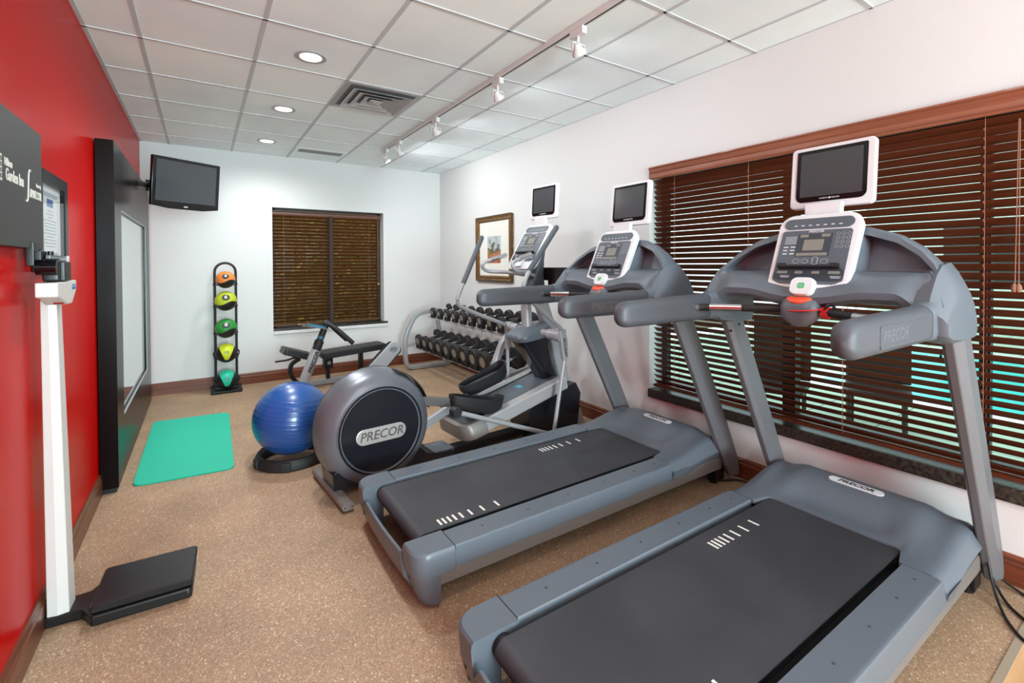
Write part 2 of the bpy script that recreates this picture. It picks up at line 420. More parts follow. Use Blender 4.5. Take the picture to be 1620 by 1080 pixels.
# ---- back window
w = bpy.data.objects.new('window_1', None); COL.objects.link(w); struct(w)
mb = MB(); Y0 = YB+.15
for x in (BW0, BW1-.05): mb.b2((x, Y0, BWz0), (x+.05, Y0+.05, BWz1))
for z in (BWz0-.01, BWz1-.05): mb.b2((BW0, Y0, z), (BW1, Y0+.05, z+.05))
mb.b2((1.43, Y0-.01, BWz0), (1.50, Y0+.06, BWz1))
mb.build('window_frame', M_winfr, w)
MB().b2((BW0+.03, Y0+.02, BWz0+.02), (BW1-.03, Y0+.026, BWz1-.03)).build('pane', M_glass, w)
MB().b2((BW0, YB-.02, BWz0-.006), (BW1+.05, YB+TH, BWz0+.022), .003).build('window_sill', M_granite, w)
MB().b2((BW0, YB-.021, BWz0-.045), (BW1+.05, YB-.001, BWz0-.008)).build('sill_edge', M_wall, w)
blind('window_blind', 'brown wooden slat blind set into the square back wall window', (BW0, YB+.07, 0), (1, 0, 0), (0, -1, 0), BW1-BW0-.025, 2.095, .675, .0455, math.radians(36),
      M_slat_x, M_val_x, -.03, (.14, 1.24), (2.105, 2.165), [(1.36, 1.2, 2.1)])
MB().b2((1.452-.008, YB+.052, .68), (1.452+.04, YB+.064, 2.12)).build('centre_strip', mat('dark_brown_tape', (50, 28, 18), .7), w)

# ================================================================== OUTSIDE
M_pave, nt, b = nodes('deck_pavers', .8)
tc = N(nt, 'ShaderNodeTexCoord'); br = N(nt, 'ShaderNodeTexBrick'); br.offset = 0; br.inputs['Scale'].default_value = 1
br.inputs['Brick Width'].default_value = .6; br.inputs['Row Height'].default_value = .6; br.inputs['Mortar Size'].default_value = .006
br.inputs['Color1'].default_value = lin((150, 166, 148))+(1,); br.inputs['Color2'].default_value = lin((158, 172, 154))+(1,); br.inputs['Mortar'].default_value = lin((70, 78, 70))+(1,)
nt.links.new(tc.outputs['Object'], br.inputs['Vector']); nt.links.new(br.outputs[0], b.inputs['Base Color'])
struct(MB().b2((XR+TH+.02, -14, -.15), (40, 6.2, -.1)).build('trim_3', M_pave))
struct(MB().b2((-10, YB+TH+.02, -.12), (14, 22, -.08)).build('trim_4', mat('garden_soil', (84, 72, 48), .9)))
t = thing('swimming_pool', 'turquoise swimming pool seen through the big window blind', 'pool', (8.6, -2, -.1))
MB().b2((-2.2, -6, .0), (2.4, 5.2, .02)).build('pool_coping', mat('pool_coping', (205, 214, 205), .7), t)
MB().b2((-1.9, -5.7, .018), (2.1, 4.9, .03)).build('pool_water', mat('pool_water', (52, 196, 186), .12, bump=.3, bscale=6, dist=.02), t)
t = thing('annex_building', 'pale building with dark windows across the pool deck', 'building', (17, -2, -.1))
MB().b2((0, -12, 0), (4, 8.0, 6)).build('wall', mat('outside_wall', (206, 214, 204), .8), t)
for k in range(6):
    wy = -11+k*3.1
    o = MB().b2((-.04, wy, .9), (0, wy+1.7, 2.6)).build('window', mat('outside_glass', (58, 66, 66), .15), t)
mb = MB()
for k in range(14): mb.cyl((12.2, -12+k*1.5, -.12), (12.2, -12+k*1.5, 1.0), .022, n=8)
for z in (.35, .68, 1.0): mb.cyl((12.2, -12, z), (12.2, 7.5, z), .02, n=8)
tag(mb.build('deck_railing', mat('railing_white', (210, 214, 210), .5), loc=(12.2, -2, -.1)), 'pale metal railing between the pool and the far building', 'railing')
# loungers / dark deck furniture close outside the window
for k, (x, y) in enumerate(((4.6, 2.35), (5.2, 1.75))):
    t = thing('deck_chair', ('dark deck chair just outside the window, nearer the glass' if k == 0 else 'dark deck chair outside the window, further from the glass'), 'chair', (x, y, -.1), .3)
    MB().box((0, 0, .38), (.5, .5, .05), bev=.01).build('seat', M_winfr, t)
    MB().box((.25, 0, .72), (.05, .5, .62), bev=.01).build('backrest', M_winfr, t)
    for a in (-.2, .2):
        for c in (-.2, .2): MB().cyl((a, c, 0), (a, c, .37), .02, n=8).build('leg', M_winfr, t)
# foliage behind the back window
def hedge(x0, x1, y0, y1, h, n, label, seed, c1):
    rnd = random.Random(seed); mb = MB()
    for k in range(n):
        x = rnd.uniform(x0, x1); y = rnd.uniform(y0, y1); z = rnd.uniform(0, h)*rnd.uniform(.75, 1)
        s_ = rnd.uniform(.035, .085); a = Vector((rnd.gauss(0, 1), rnd.gauss(0, 1), rnd.gauss(0, 1))).normalized(); c = a.orthogonal().normalized(); d = a.cross(c)
        p = Vector((x, y, z)); mb.m(rnd.choice((0, 0, 1, 2)))
        mb.poly([p-c*s_, p-d*s_*.45, p+c*s_, p+d*s_*.45])
    mb.m(1)
    for k in range(9):
        x = x0+(x1-x0)*(k+.5)/9; mb.tube([(x, (y0+y1)/2, -.02), (x+rnd.uniform(-.15, .15), (y0+y1)/2, h*.5), (x+rnd.uniform(-.3, .3), (y0+y1)/2, h)], .03, 6)
    return tag(mb.build('garden_hedge', [mat('leaf_olive', c1, .7), mat('leaf_brown', (122, 84, 36), .8), mat('leaf_gold', (168, 132, 52), .7)], flat=True, loc=((x0+x1)/2, (y0+y1)/2, -.08)), label, 'hedge', kind='stuff')
hedge(-.3, 4.2, 7.9, 9.3, 4.2, 6500, 'tangled olive and brown hedge outside the back window', 3, (98, 88, 34))
mb = MB(); mb.b2((-3, 9.7, -.1), (8, 9.8, 3.1))
for k in range(22): mb.b2((-3+.5*k, 9.67, -.1), (-2.97+.5*k, 9.7, 3.1))
tag(mb.build('garden_fence', mat('golden_brown_fence', (128, 92, 46), .8), loc=(2.5, 9.75, -.1), flat=True), 'golden brown board fence behind the hedge outside the back window', 'fence')
hedge(3.2, 5.6, 4.4, 5.8, 3.0, 1500, 'loose green shrub outside the left end of the big window', 5, (70, 92, 52))

# ================================================================== TREADMILL
def console_face(mb, M, w, h, treadmill=True):
    """printed keys and displays; z offsets are above the white shell"""
    def R(cx, cy, a, c, r, z, t=.0008): panel(mb, M, a, c, r, t, 4, cx, cy, z)
    mb.m(1); z = .004
    # main dark face as a rounded plate plus top strip
    R(0, -h*.01, w*.84, h*.60, .012, 0, z); R(0, h*.375, w*.84, h*.125, .026, 0, z)
    R(0, -h*.24, w*.84, h*.20, .042, 0, z)
    mb.m(2); R(0, h*.11, w*.42, h*.27, .006, z, .0006)
    mb.m(3); R(.0, h*.11, w*.24, h*.13, .002, z+.0006); R(0, h*.0, w*.37, h*.035, .002, z+.0006)
    for q in (-.13, .13): R(q*w, h*.22, w*.10, h*.035, .002, z+.0006)
    for q in (-.31, -.10, .10, .31): R(q*w, -h*.21, w*(.13 if abs(q) > .2 else .09), h*.03, .001, z)
    mb.m(4)
    for a in range(3):
        for c in range(4):
            o = M @ Vector((w*(.27+.06*a), h*(.235-.05*c), z)); mb.tube([o+M.to_3x3() @ Vector((w*.020*math.cos(q*PI/5), w*.020*math.sin(q*PI/5), 0)) for q in range(10)], .0005, 4, close=True)
    for a in range(2):
        for c in range(3): R(w*(-.335+.09*a), h*(.09-.04*c), w*.06, h*.014, .002, z)
    for c in range(7): R(w*-.29, h*(.215-.014*c), w*.15, h*.004, .0003, z)
    for q in (-.17, -.06, .17):
        o = M @ Vector((w*q, -h*.08, z)); mb.tube([o+M.to_3x3() @ Vector((w*.04*math.cos(k*PI/7), w*.03*math.sin(k*PI/7), 0)) for k in range(14)], .0007, 4, close=True)
    mb.tube([M @ Vector((w*.06+a, -h*.075+c, z)) for a, c in rrect(w*.06, h*.09, .006, 3)], .0007, 4, close=True)
    for q in (-.3, .3):
        R(q*w+.012, -h*.255, w*.12, h*.006, .0004, z); R(q*w+.012, -h*.27, w*.10, h*.006, .0004, z)
    for k in range(7): R(w*(-.27+.09*k), h*.35, w*.04, h*.012, .002, z)
    R(0, h*.30, w*.8, .0015, .0004, z)
    text_into(mb, 'PRECOR', .014, M @ Matrix.Translation((0, h*.272, z)), .0003, .2, 1.2, .0004)
def tv_unit(t, M, w, h, arm):
    mb = MB(); panel(mb, M, w, h, .022, .028, 6, 0, 0, -.03); panel(mb, M, w*.7, h*.7, .02, .02, 4, 0, 0, -.05)
    tv = mb.build('small_television', M_white, t, bevel=.005, label='white framed small television above the console')
    mb = MB(); P = [(a, c) for a, c in rrect(w*.84, h*.84, .012, 5)]
    # lower corners strongly rounded
    P = []
    for cx, cy, r, a0 in ((w*.42-.006, h*.44-.006, .006, 0), (-w*.42+.006, h*.44-.006, .006, 90), (-w*.42+.03, -h*.40+.03, .03, 180), (w*.42-.03, -h*.40+.03, .03, 270)):
        for k in range(6): q = math.radians(a0+18*k); P.append((cx+r*math.cos(q), cy+r*math.sin(q)))
    mb.loft([[M @ Vector((a, c, -.003)) for a, c in P], [M @ Vector((a, c, .0012)) for a, c in P]]); mb.build('screen_bezel', M_blackg, tv)
    mb = MB(); panel(mb, M, w*.74, h*.70, .003, .0022, 3, 0, h*.035, 0); mb.build('screen', M_scr2, tv)
    mb = MB(); text_into(mb, 'CARDIO  THEATER', .009, M @ Matrix.Translation((0, -h*.355, .0016)), .0003, 0, 1.1)
    mb.sph(M @ Vector((0, -h*.355, .0016)), .004, 8, 6); mb.build('lettering', M_white, tv)
    return tv

def treadmill(label, group, loc):
    t = thing('treadmill', label, 'treadmill', loc, 0, group)
    # steel frame
    mb = MB()
    for s in (-1, 1): mb.b2((.12, s*.36, .092), (2.16, s*.436, .170), .004)
    mb.b2((1.95, -.36, .06), (2.10, .36, .15), .004); mb.b2((.3, -.36, .10), (.42, .36, .15)); mb.b2((1.2, -.36, .10), (1.3, .36, .15))
    mb.build('steel_frame', M_framemet, t)
    mb = MB(); mb.b2((.16, -.262, .15), (1.80, .262, .225)); mb.b2((.12, -.345, .15), (1.72, .345, .185)); mb.build('deck', M_rubber, t)
    # belt
    mb = MB(); prof = []
    r = .042
    for k in range(13):
        a = PI/2+PI*k/12; prof.append((.115+r*math.cos(a), .238-r+r*math.sin(a)))
    prof = [(1.86, .238)]+prof+[(1.86, .154)]
    inner = [(1.86, .232)]+[(.115+(r-.006)*math.cos(PI/2+PI*k/12), .238-r+(r-.006)*math.sin(PI/2+PI*k/12)) for k in range(13)]+[(1.86, .160)]
    poly = prof+inner[::-1]
    A = [[(x, y, z) for x, z in prof] for y in (-.275, -.2, 0, .2, .275)]
    mb.grid(A); mb.grid([[(x, y, z) for x, z in inner] for y in (-.275, .275)])
    for y in (-.275, .275):
        mb.grid([[(x, y, z) for x, z in prof], [(x, y, z) for x, z in inner]])
    mb.m(1)
    for x0, y0 in ((.212, -.225), (1.13, .192)):
        x = x0
        for gap in (0, .024, .026, .029, .036, .050, .068, .085):
            x += gap; mb.b2((x-.0055, y0-.026, .2382), (x+.0055, y0+.026, .2388))
    mb.build('running_belt', [M_belt, M_mark], t, ang=50)
    mb = MB(); mb.cyl((.115, -.315, .196), (.115, .315, .196), .036, n=20); mb.build('roller', M_rubber, t)
    # side rails
    for s in (-1, 1):
        P = [(.310, .175), (.310, .240), (.314, .246), (.425, .247), (.436, .243), (.442, .234), (.449, .168), (.447, .156), (.437, .156), (.425, .19)]
        mb = MB(); mb.loft([[(x, s*y, z) for y, z in P] for x in (.187, .25, 1.0, 1.637)])
        mb.m(1)
        for k, x in enumerate((.36, .62, .88, 1.14, 1.38, 1.56)):
            mb.cyl((x, s*.375, .246), (x, s*.375, .2478), .0055, n=10)
        mb.m(0)
        # rear corner cap
        C = []
        for q in range(7): a = PI/2*q/6; C.append((.075-.075*math.sin(a), .375+.075*math.cos(a)))
        rings = []
        for z, d, inset in ((.003, .06, .03), (.02, .045, .012), (.06, .03, .004), (.12, .012, .0), (.1499, .006, .0), (.1501, .006, .0), (.22, .0, .0), (.238, .002, .003), (.247, .010, .010)):
            xf = .183 if z > .15 else .115
            ring = [(xf, s*(.452-inset), z)]+[(x+d*(1-x/.18), s*(y-inset), z) for x, y in C]+[(d, s*.302, z), (xf, s*.302, z)]
            rings.append(ring)
        mb.loft(rings)
        rail = mb.build('side_rail', [M_tread, M_vdark], t, ang=32)
        mb = MB(); mb.b2((.1835, s*.31, .16), (.1868, s*.446, .2474)); mb.build('seam', M_black, rail)
        mb = MB(); Mx = frame((.0035, s*.345, .215), (0, -1, 0), (0, 0, 1)); panel(mb, Mx, .022, .034, .002, .001); mb.build('warning_label', M_yellow, rail)
        for z, d in ((.13, .010), (.085, .022)): MB().cyl((.05, s*.36, z), (d-.0015, s*.36, z), .009, n=10).build('bolt', M_black, rail)
    # rear bar between the caps
    mb = MB(); rings = []
    for k in range(13):
        y = -.31+.62*k/12; c = (y/.31)**2; zt = .190-.075*max(0, (abs(y)-.255)/.055)**1.5; zb = .016; x0 = .002-.012*(1-c)
        rings.append([(x0+.006, y, zt), (x0, y, zt-.012), (x0+.012, y, .09), (x0+.050, y, zb), (x0+.075, y, zb), (x0+.030, y, zt-.06), (x0+.018, y, zt)])
    mb.loft(rings); mb.build('rear_cover', M_tread, t, ang=40)
    # hood over the motor
    mb = MB(); rows = []
    ny = 36; nx = 22
    ys_ = [-.452+.904*k/ny for k in range(ny+1)]
    def sm(a): a = max(0, min(1, a)); return a*a*(3-2*a)
    def hz(x, y):
        a = abs(y); side = 1-sm((a-.25)/.10)          # 1 in the centre
        up = sm((x-1.72)/.36)
        zc = .244+.088*up; zs = .247+.062*sm((x-1.70)/.42)
        z = zc*side+zs*(1-side)
        z -= .018*side*sm((x-1.76)/.10)*(1-sm((x-1.86)/.16))*sm(1-(a/.25)**4)
        z -= .22*sm((x-2.10)/.22)*(.6)
        e = sm((a-.405)/.047); z -= .055*e*e*(1+.6*sm((x-1.8)/.3))
        return z
    for y in ys_:
        a = abs(y); st = 1.755 if a < .272 else (1.755-.112*sm((a-.272)/.022)); en = 2.245-.06*(a/.45)**3
        row = []
        for i in range(nx+1):
            x = st+(en-st)*i/nx; row.append((x, y, hz(x, y)))
        rows.append(row)
    mb.grid(rows)
    # skirts down to the frame
    for r_, s in ((rows[0], -1), (rows[-1], 1)):
        mb.grid([r_, [(x, y+s*.004*(1 if x < 2 else 0)-s*.03*sm((x-1.75)/.4)*.3, .20-.02*0) for x, y, z in r_], [(x, y-s*.004-s*.035*sm((x-1.72)/.3), .150) for x, y, z in r_]])
    fr_ = [r_[-1] for r_ in rows]
    mb.grid([fr_, [(x+.012, y, z-.04) for x, y, z in fr_], [(x-.0, y, .09) for x, y, z in fr_]])
    st_ = [r_[0] for r_ in rows]
    mb.grid([st_, [(x, y, z-.02) for x, y, z in st_]])
    hood = mb.build('motor_hood', M_tread, t, ang=50)
    zl = hz(2.045, 0)
    Ml = frame((2.045, .0, zl+.0015), (0, -1, 0), (1, 0, .12))
    mb = MB(); mb.loft([[Ml @ Vector((a, c, z)) for a, c in rrect(.24, .046, .023, 8)] for z in (-.012, .002)]); bd = mb.build('name_badge', M_white, hood)
    mb = MB(); text_into(mb, 'PRECOR', .036, Ml @ Matrix.Translation((0, 0, .0022)), .0004, .25, 1.15, .0012); mb.build('lettering', M_black, bd)
    # uprights
    for s in (-1, 1):
        def sec(w, h, r, c): return [(c[0]+a, c[1]+b_, c[2]) for a, b_ in rrect(w, h, r, 4)]
        y = s*.457
        cs = [(1.615, 1.34, .17), (1.70, 1.16, .172), (1.93, .715, .17), (2.13, .325, .165), (2.215, .16, .15), (2.25, .07, .125), (2.255, .045, .10)]
        hexa = lambda w, x, z: [(x-w/2, y-s*.018, z), (x-w/2+.03, y-s*.031, z), (x+w/2-.03, y-s*.031, z), (x+w/2, y-s*.012, z), (x+w/2, y+s*.012, z), (x+w/2-.035, y+s*.031, z), (x-w/2+.05, y+s*.031, z), (x-w/2, y+s*.012, z)]
        mb = MB(); mb.loft([hexa(w, x, z) for x, z, w in cs]); 
        up = mb.build('upright', M_up, t, ang=20, bevel=.004)
        for x, z in ((1.645, 1.10), (1.72, 1.13), (2.14, .28)): MB().cyl((x, y-s*.029, z), (x, y-s*.034, z), .007, n=10).build('bolt', M_black, up)
        mb = MB(); mb.box((2.15, s*.40, .09), (.10, .06, .16), bev=.006); mb.cyl((2.12, s*.40, .03), (2.12, s*.40, .0), .025, n=14); mb.build('front_foot', M_black, t)
    # dashboard
    def zb(y): a = abs(y); return 1.268+.030*sm((a-.05)/.2)-.09*sm((a-.33)/.13)
    AR = [(0, 1.63), (.18, 1.613), (.29, 1.575), (.37, 1.52), (.42, 1.465), (.455, 1.40), (.48, 1.335), (.5, 1.27)]
    def za(y):
        a = abs(y)
        for (a0, z0), (a1, z1) in zip(AR, AR[1:]):
            if a <= a1: return z0+(z1-z0)*(a-a0)/(a1-a0)
        return AR[-1][1]
    mb = MB(); rings = []; ny = 64; wd = .476
    for k in range(ny+1):
        y = -wd+2*wd*k/ny; a = abs(y)
        b0 = min(zb(y), za(y)-.1); t0 = za(y); sh = min(1.42, t0-.05); dx = -.62*(1.62-t0)
        cup = sm((a-.165)/.012)*(1-sm((a-.395)/.025))*1.0
        ctop = t0-.035
        # recess
        dep = .12*cup
        n_ = 8
        x_lo = min(1.562, 1.69+dx-.05); x_hi = 1.672+dx
        bk = max(1.80, 1.755+dx)
        pts = [(1.53, b0+.004), (1.495, b0), (1.468, b0+.018), (1.462, b0+.045), (1.48, b0+.072), (min(1.53, x_lo-.02), sh-.025), (x_lo-.002, sh)]
        pts.append((x_lo+.004+dep*.95, sh+.004))
        for j in range(n_+1):
            q = j/n_; zz = sh+.008+(ctop-sh-.014)*q
            pts.append((x_lo+(x_hi-x_lo)*q+dep*(1-.4*q), zz))
        pts += [(x_hi, ctop), (1.682+dx, t0-.012), (1.70+dx, t0), (1.73+dx*.6, t0-.002), (1.755+dx*.3, t0-.02), (1.80, max(1.275, t0-.18)), (1.80, 1.27), (1.70, b0+.01)]
        rings.append([(x, y, z) for x, z in pts])
    mb.loft(rings)
    dash = mb.build('dashboard', M_tread, t, ang=40)
    # end cheeks that come down to the uprights
    for s in (-1, 1):
        poly = [(1.50, 1.172), (1.45, 1.20), (1.44, 1.29), (1.475, 1.345), (1.54, 1.415), (1.60, 1.45), (1.70, 1.46), (1.77, 1.40), (1.805, 1.29), (1.815, 1.20), (1.79, 1.15), (1.62, 1.15)]
        mb = MB(); mb.loft([[((x-1.65)*sc+1.65, s*yy, (z-1.20)*sc*st+1.20) for x, z in poly] for yy, sc, st in ((.392, .96, .95), (.44, 1.0, 1.0), (.462, 1.0, .86), (.482, .985, .70), (.493, .95, .52))])
        yc = .425
        mb.loft([[(x, s*yc+a, zc+b_) for a, b_ in rrect(w, h, .036, 5)] for x, w, h, zc in ((1.405, .080, .130, 1.245), (1.44, .084, .136, 1.248), (1.50, .09, .15, 1.252), (1.60, .08, .16, 1.26))])
        mb.build('dashboard_cheek', M_tread, dash, ang=35)
        # armrest
        mb = MB(); rings = []
        for k in range(26):
            q = k/25; x = .785+(1.402-.785)*(q**1.35)
            h = .112+.018*q; w = .078
            e = (1-max(0, 1-(x-.785)/.062)**2.4)**(1/2.4) if x < .847 else 1
            e = max(e, .12)
            zc = 1.238+.006*q
            rings.append([(x, s*yc+a*e, zc+b_*e-(1-e)*.004) for a, b_ in rrect(w, h, .036, 5)])
        mb.loft(rings); arm = mb.build('armrest', M_arm, t, ang=50)
        mb = MB(); panel(mb, frame((1.16, s*(yc+.0383), 1.238), (1 if s < 0 else -1, 0, 0), (0, 0, 1)), .42, .070, .012, .0018)
        il = mb.build('armrest_inlay', M_arm, arm)
        if s < 0:
            mb = MB(); text_into(mb, 'PRECOR', .052, frame((1.07, -(yc+.0402), 1.238), (1, 0, 0), (0, 0, 1)), .0004, .15, 1.05, .0008); mb.build('lettering', mat('moulded_letters', (92, 96, 102), .5), il)
    # heart-rate cross bar
    mb = MB(); L_ = [(1.30, .395, 1.247), (1.34, .36, 1.248), (1.485, .09, 1.252), (1.49, 0, 1.252), (1.485, -.09, 1.252), (1.34, -.36, 1.248), (1.30, -.395, 1.247)]
    mb.tube(L_, .0165, 14); bar = mb.build('grip_bar', M_rubber, t, label='black heart-rate grip bar with chrome sleeves')
    for s in (-1, 1):
        a, c = Vector((1.345, s*.352, 1.248)), Vector((1.41, s*.23, 1.250))
        MB().cyl(a, c, .0175, n=16).build('chrome_sleeve', M_chrome, bar)
        MB().sph((1.298, s*.400, 1.247), (.024, .024, .024), 14, 10).build('bar_boss', M_arm, bar)
    mb = MB(); rings = []
    for z, w, h, dx in ((1.185, .05, .05, .0), (1.20, .09, .075, 0), (1.225, .15, .11, 0), (1.270, .165, .125, 0), (1.298, .15, .11, .0), (1.308, .11, .08, .0)):
        rings.append([(1.482+b_+(z-1.24)*.3, a, z) for a, b_ in rrect(w, h, min(w, h)*.42, 5)])
    mb.loft(rings); pod = mb.build('stop_pod', M_tread, t, ang=50)
    Mb = frame((1.466, 0, 1.304), (0, -1, 0), (.80, 0, .42)); mb = MB(); mb.loft([[Mb @ Vector((a*k, c*k, z)) for a, c in ell(.05, .034, 24)] for z, k in ((-.01, 1.05), (.004, 1.05), (.009, .9), (.010, .6))]); mb.build('stop_button', M_orange, pod)
    mb = MB(); mb.tube(smooth_path([(1.43, .035, 1.253), (1.42, -.02, 1.256), (1.435, -.075, 1.262), (1.48, -.10, 1.27)], 5), .003, 8)
    for k in range(5): mb.tube([(1.478+.021*math.cos(a*PI/6), -.088-.006*k, 1.250+.021*math.sin(a*PI/6)) for a in range(12)], .0042, 6, close=True)
    mb.build('safety_cord', M_redp, pod)
    mb = MB()
    mb.tube(smooth_path([(1.46, -.10, 1.262), (1.47, -.112, 1.285), (1.50, -.125, 1.27), (1.49, -.115, 1.25)], 5), .005, 8); mb.build('cord_clip', M_black, pod)
    # console
    o = Vector((1.560, -.006, 1.497)); upv = Vector((.36, 0, .76)).normalized(); M = frame(o, (0, -1, 0), upv)
    w, h = .342, .420
    mb = MB()
    def shp(k, z, cy=0): return [M @ Vector((a*k*(1-.03*(1 if c < 0 else 0)), c*k+cy, z)) for a, c in rrect(w, h, .062, 7)]
    mb.loft([shp(.90, -.055), shp(.985, -.04), shp(1, -.012), shp(.985, -.003), shp(.95, 0)])
    con = mb.build('console', M_white, t, ang=45, label='white rimmed control console')
    mb = MB(); console_face(mb, M, w, h); mb.bm.faces.ensure_lookup_table()
    mb.build('control_panel', [M_cons, M_cons, M_consd, M_lcd, M_print], con)
    mb = MB(); mb.box(M @ Vector((0, -h*.155, .016)), (.012, .25, .018), rot=M.to_3x3() @ Matrix.Rotation(PI/2, 3, 'Z'), bev=.003)
    for q in (-.11, .105): mb.box(M @ Vector((q, -h*.14, .012)), (.02, .035, .02), rot=M.to_3x3() @ Matrix.Rotation(PI/2, 3, 'Z'), bev=.003)
    mb.build('book_rest', M_black, con)
    mb = MB(); Mk = M @ Matrix.Translation((0, -h*.385, 0)); mb.loft([[Mk @ Vector((a, c, z)) for a, c in rrect(.095*k, .082*k, .026, 6)] for z, k in ((-.005, 1.05), (.010, 1.03), (.022, 1.0), (.028, .94))])
    kp = mb.build('quick_key_pad', M_white, con, ang=40)
    mb = MB(); panel(mb, Mk, .028, .026, .006, .001, 4, 0, 0, .028); mb.build('centre_key', M_green, kp)
    mb = MB()
    for a, c in ((-.03, .02), (.03, .02), (-.034, 0), (.034, 0), (-.03, -.022), (.03, -.022), (0, .03), (0, -.03)): panel(mb, Mk, .004, .003, .001, .0008, 2, a, c, .028)
    text_into(mb, 'QUICK', .006, Mk @ Matrix.Translation((0, .004, .0292)), .0002); text_into(mb, 'START', .006, Mk @ Matrix.Translation((0, -.005, .0292)), .0002)
    mb.build('key_print', M_print, kp)
    # neck and television
    mb = MB(); mb.loft([[(1.69+dx, a, z) for dx, a in rrect(.03, .17*k, .008, 3)] for z, k in ((1.64, 1), (1.69, .9), (1.735, .95))]); mb.build('television_bracket', M_white, t)
    tv_unit(t, frame((1.755, 0, 1.872), (0, -1, 0), (.10, 0, 1)), .352, .30, 0)
    return t
tr1 = treadmill('grey treadmill nearest the camera, its running belt cut off by the bottom of the photo', 'treadmills facing the window', (.705, 1.013, 0))
tr2 = copy_tree(tr1); tr2.location = (.715, 2.262, 0)
tr2['label'] = 'grey treadmill in the middle, between the near treadmill and the elliptical trainer'

# ================================================================== ELLIPTICAL
t = thing('elliptical_trainer', 'grey elliptical trainer with a round flywheel housing, left of the middle treadmill', 'elliptical trainer', (.68, 3.14, 0), math.radians(4.5))
ell_t = t
mb = MB(); o = (.275, 0, .385)
mb.lathe([(.05, -.155), (.268, -.155), (.272, -.160), (.285, -.160), (.292, -.152), (.30, -.150), (.345, -.125), (.372, -.07), (.384, 0), (.384, .03), (.372, .08), (.345, .125), (.29, .15), (.1, .155)], o, (0, 1, 0), n=64)
hs = mb.build('flywheel_housing', M_shell, t, ang=35)
MB().lathe([(.001, -.163), (.258, -.160), (.266, -.152)], o, (0, 1, 0), n=64).build('side_disc', M_navy, hs, label='glossy dark round side panel')
MB().lathe([(.272, -.1595), (.284, -.1595), (.284, -.162), (.272, -.162), (.272, -.1595)], o, (0, 1, 0), n=64, caps=False).build('disc_ring', M_navy, hs)
mb = MB(); mb.tube([(o[0]+.3845*math.cos(2*PI*k/72), .035, o[2]+.3845*math.sin(2*PI*k/72)) for k in range(72)], .0015, 5, close=True); mb.build('seam', M_black, hs)
Ml = frame((.27, -.163, .365), (1, 0, 0), (0, 0, 1))
mb = MB(); mb.loft([[Ml @ Vector((a*k, c*k, z)) for a, c in rrect(.335, .100, .05, 8)] for z, k in ((-.003, 1), (.004, 1), (.006, .96))]); bd = mb.build('name_badge', M_badge, hs)
mb = MB(); text_into(mb, 'PRECOR', .080, Ml @ Matrix.Translation((0, 0, .0065)), .0015, .2, .98, .0015); mb.build('lettering', mat('badge_letters', (120, 116, 116), .3, metal=.6), bd)
# slot where the crank arms come out
mb = MB(); rows = []
for k in range(14):
    a = math.radians(8+62*k/13); rows.append([(o[0]+(.388 if abs(y) < .09 else .376)*math.cos(a), y, o[2]+(.388 if abs(y) < .09 else .376)*math.sin(a)) for y in (-.105, -.085, -.04, 0)])
mb.grid(rows); mb.build('arm_slot', M_black, hs)
# lower fairing
mb = MB(); P = [(-.02, .05), (-.03, .16), (.05, .22), (.50, .25), (.56, .20), (.62, .135), (.72, .105), (.84, .10), (.84, .05)]
mb.loft([[(x, y*1.0, z) for x, z in P] for y in (-.12, -.10, .10, .12)]); mb.build('lower_fairing', M_navy, t, ang=30, bevel=.006)
mb = MB(); mb.b2((.55, -.09, .085), (.86, .09, .112), .008); mb.build('fairing_cap', M_tread, t)
# rear stabiliser foot
mb = MB(); S_ = rrect(.075, .045, .02, 4)
mb.loft([[(a, y, .034+c*k) for a, c in [(p*k2, q) for p, q in S_]] for y, k, k2 in ((-.315, .9, .93), (-.308, 1, 1), (.308, 1, 1), (.315, .9, .93))]); ft = mb.build('rear_stabiliser', M_framemet, t, ang=40)
mb = MB()
for s in (-1, 1):
    for x in (-.022, .022): mb.cyl((x, s*.316, .034), (x, s*.319, .034), .004, n=8)
mb.b2((-.025, -.29, 0), (.025, -.22, .014)); mb.b2((-.025, .22, 0), (.025, .29, .014)); mb.build('foot_pad', M_black, ft)
# floor beam
mb = MB(); mb.b2((.0, -.05, .03), (2.20, .05, .085), .004); mb.build('floor_beam', M_rubber, t)
# ramp
def Rp(u, y, h): # u from tail to top along the slope
    a = math.atan2(.225, 1.0); return (.80+u*math.cos(a)-h*math.sin(a), y, .155+u*math.sin(a)+h*math.cos(a))
RY = .225; LU = 1.12
for s in (-1, 1):
    mb = MB(); sec = [(.155, 0), (.155, .105), (.225, .105), (.235, .095), (.235, .01), (.225, 0)]
    mb.loft([[Rp(u, s*y, h) for y, h in sec] for u in (.27, LU)]); mb.build('ramp_rail', M_silverl, t, ang=30, label='silver side rail of the ramp')
mb = MB(); mb.loft([[Rp(u, y, h) for y, h in ((-.156, .03), (-.156, .092), (.156, .092), (.156, .03))] for u in (.21, LU)]); ramp_ = mb.build('ramp_top', M_tread, t, ang=30)
mb = MB()
for s in (-1, 1): mb.loft([[Rp(u, s*y, h) for y, h in ((.148, .0925), (.148, .098), (.156, .098), (.156, .0925))] for u in (.28, LU)])
mb.build('ramp_gasket', M_black, ramp_)
mb = MB(); mb.loft([[Rp(u, y, h) for y, h in ((-.235*k, -.004), (-.235*k, .06), (-.205*k, .104), (.205*k, .104), (.235*k, .06), (.235*k, -.004))] for u, k in ((.085, .55), (.098, .78), (.125, .92), (.16, .99), (.275, 1.01))])
mb.build('ramp_end_cap', M_framemet, t, ang=40, label='warm grey rounded end cap')
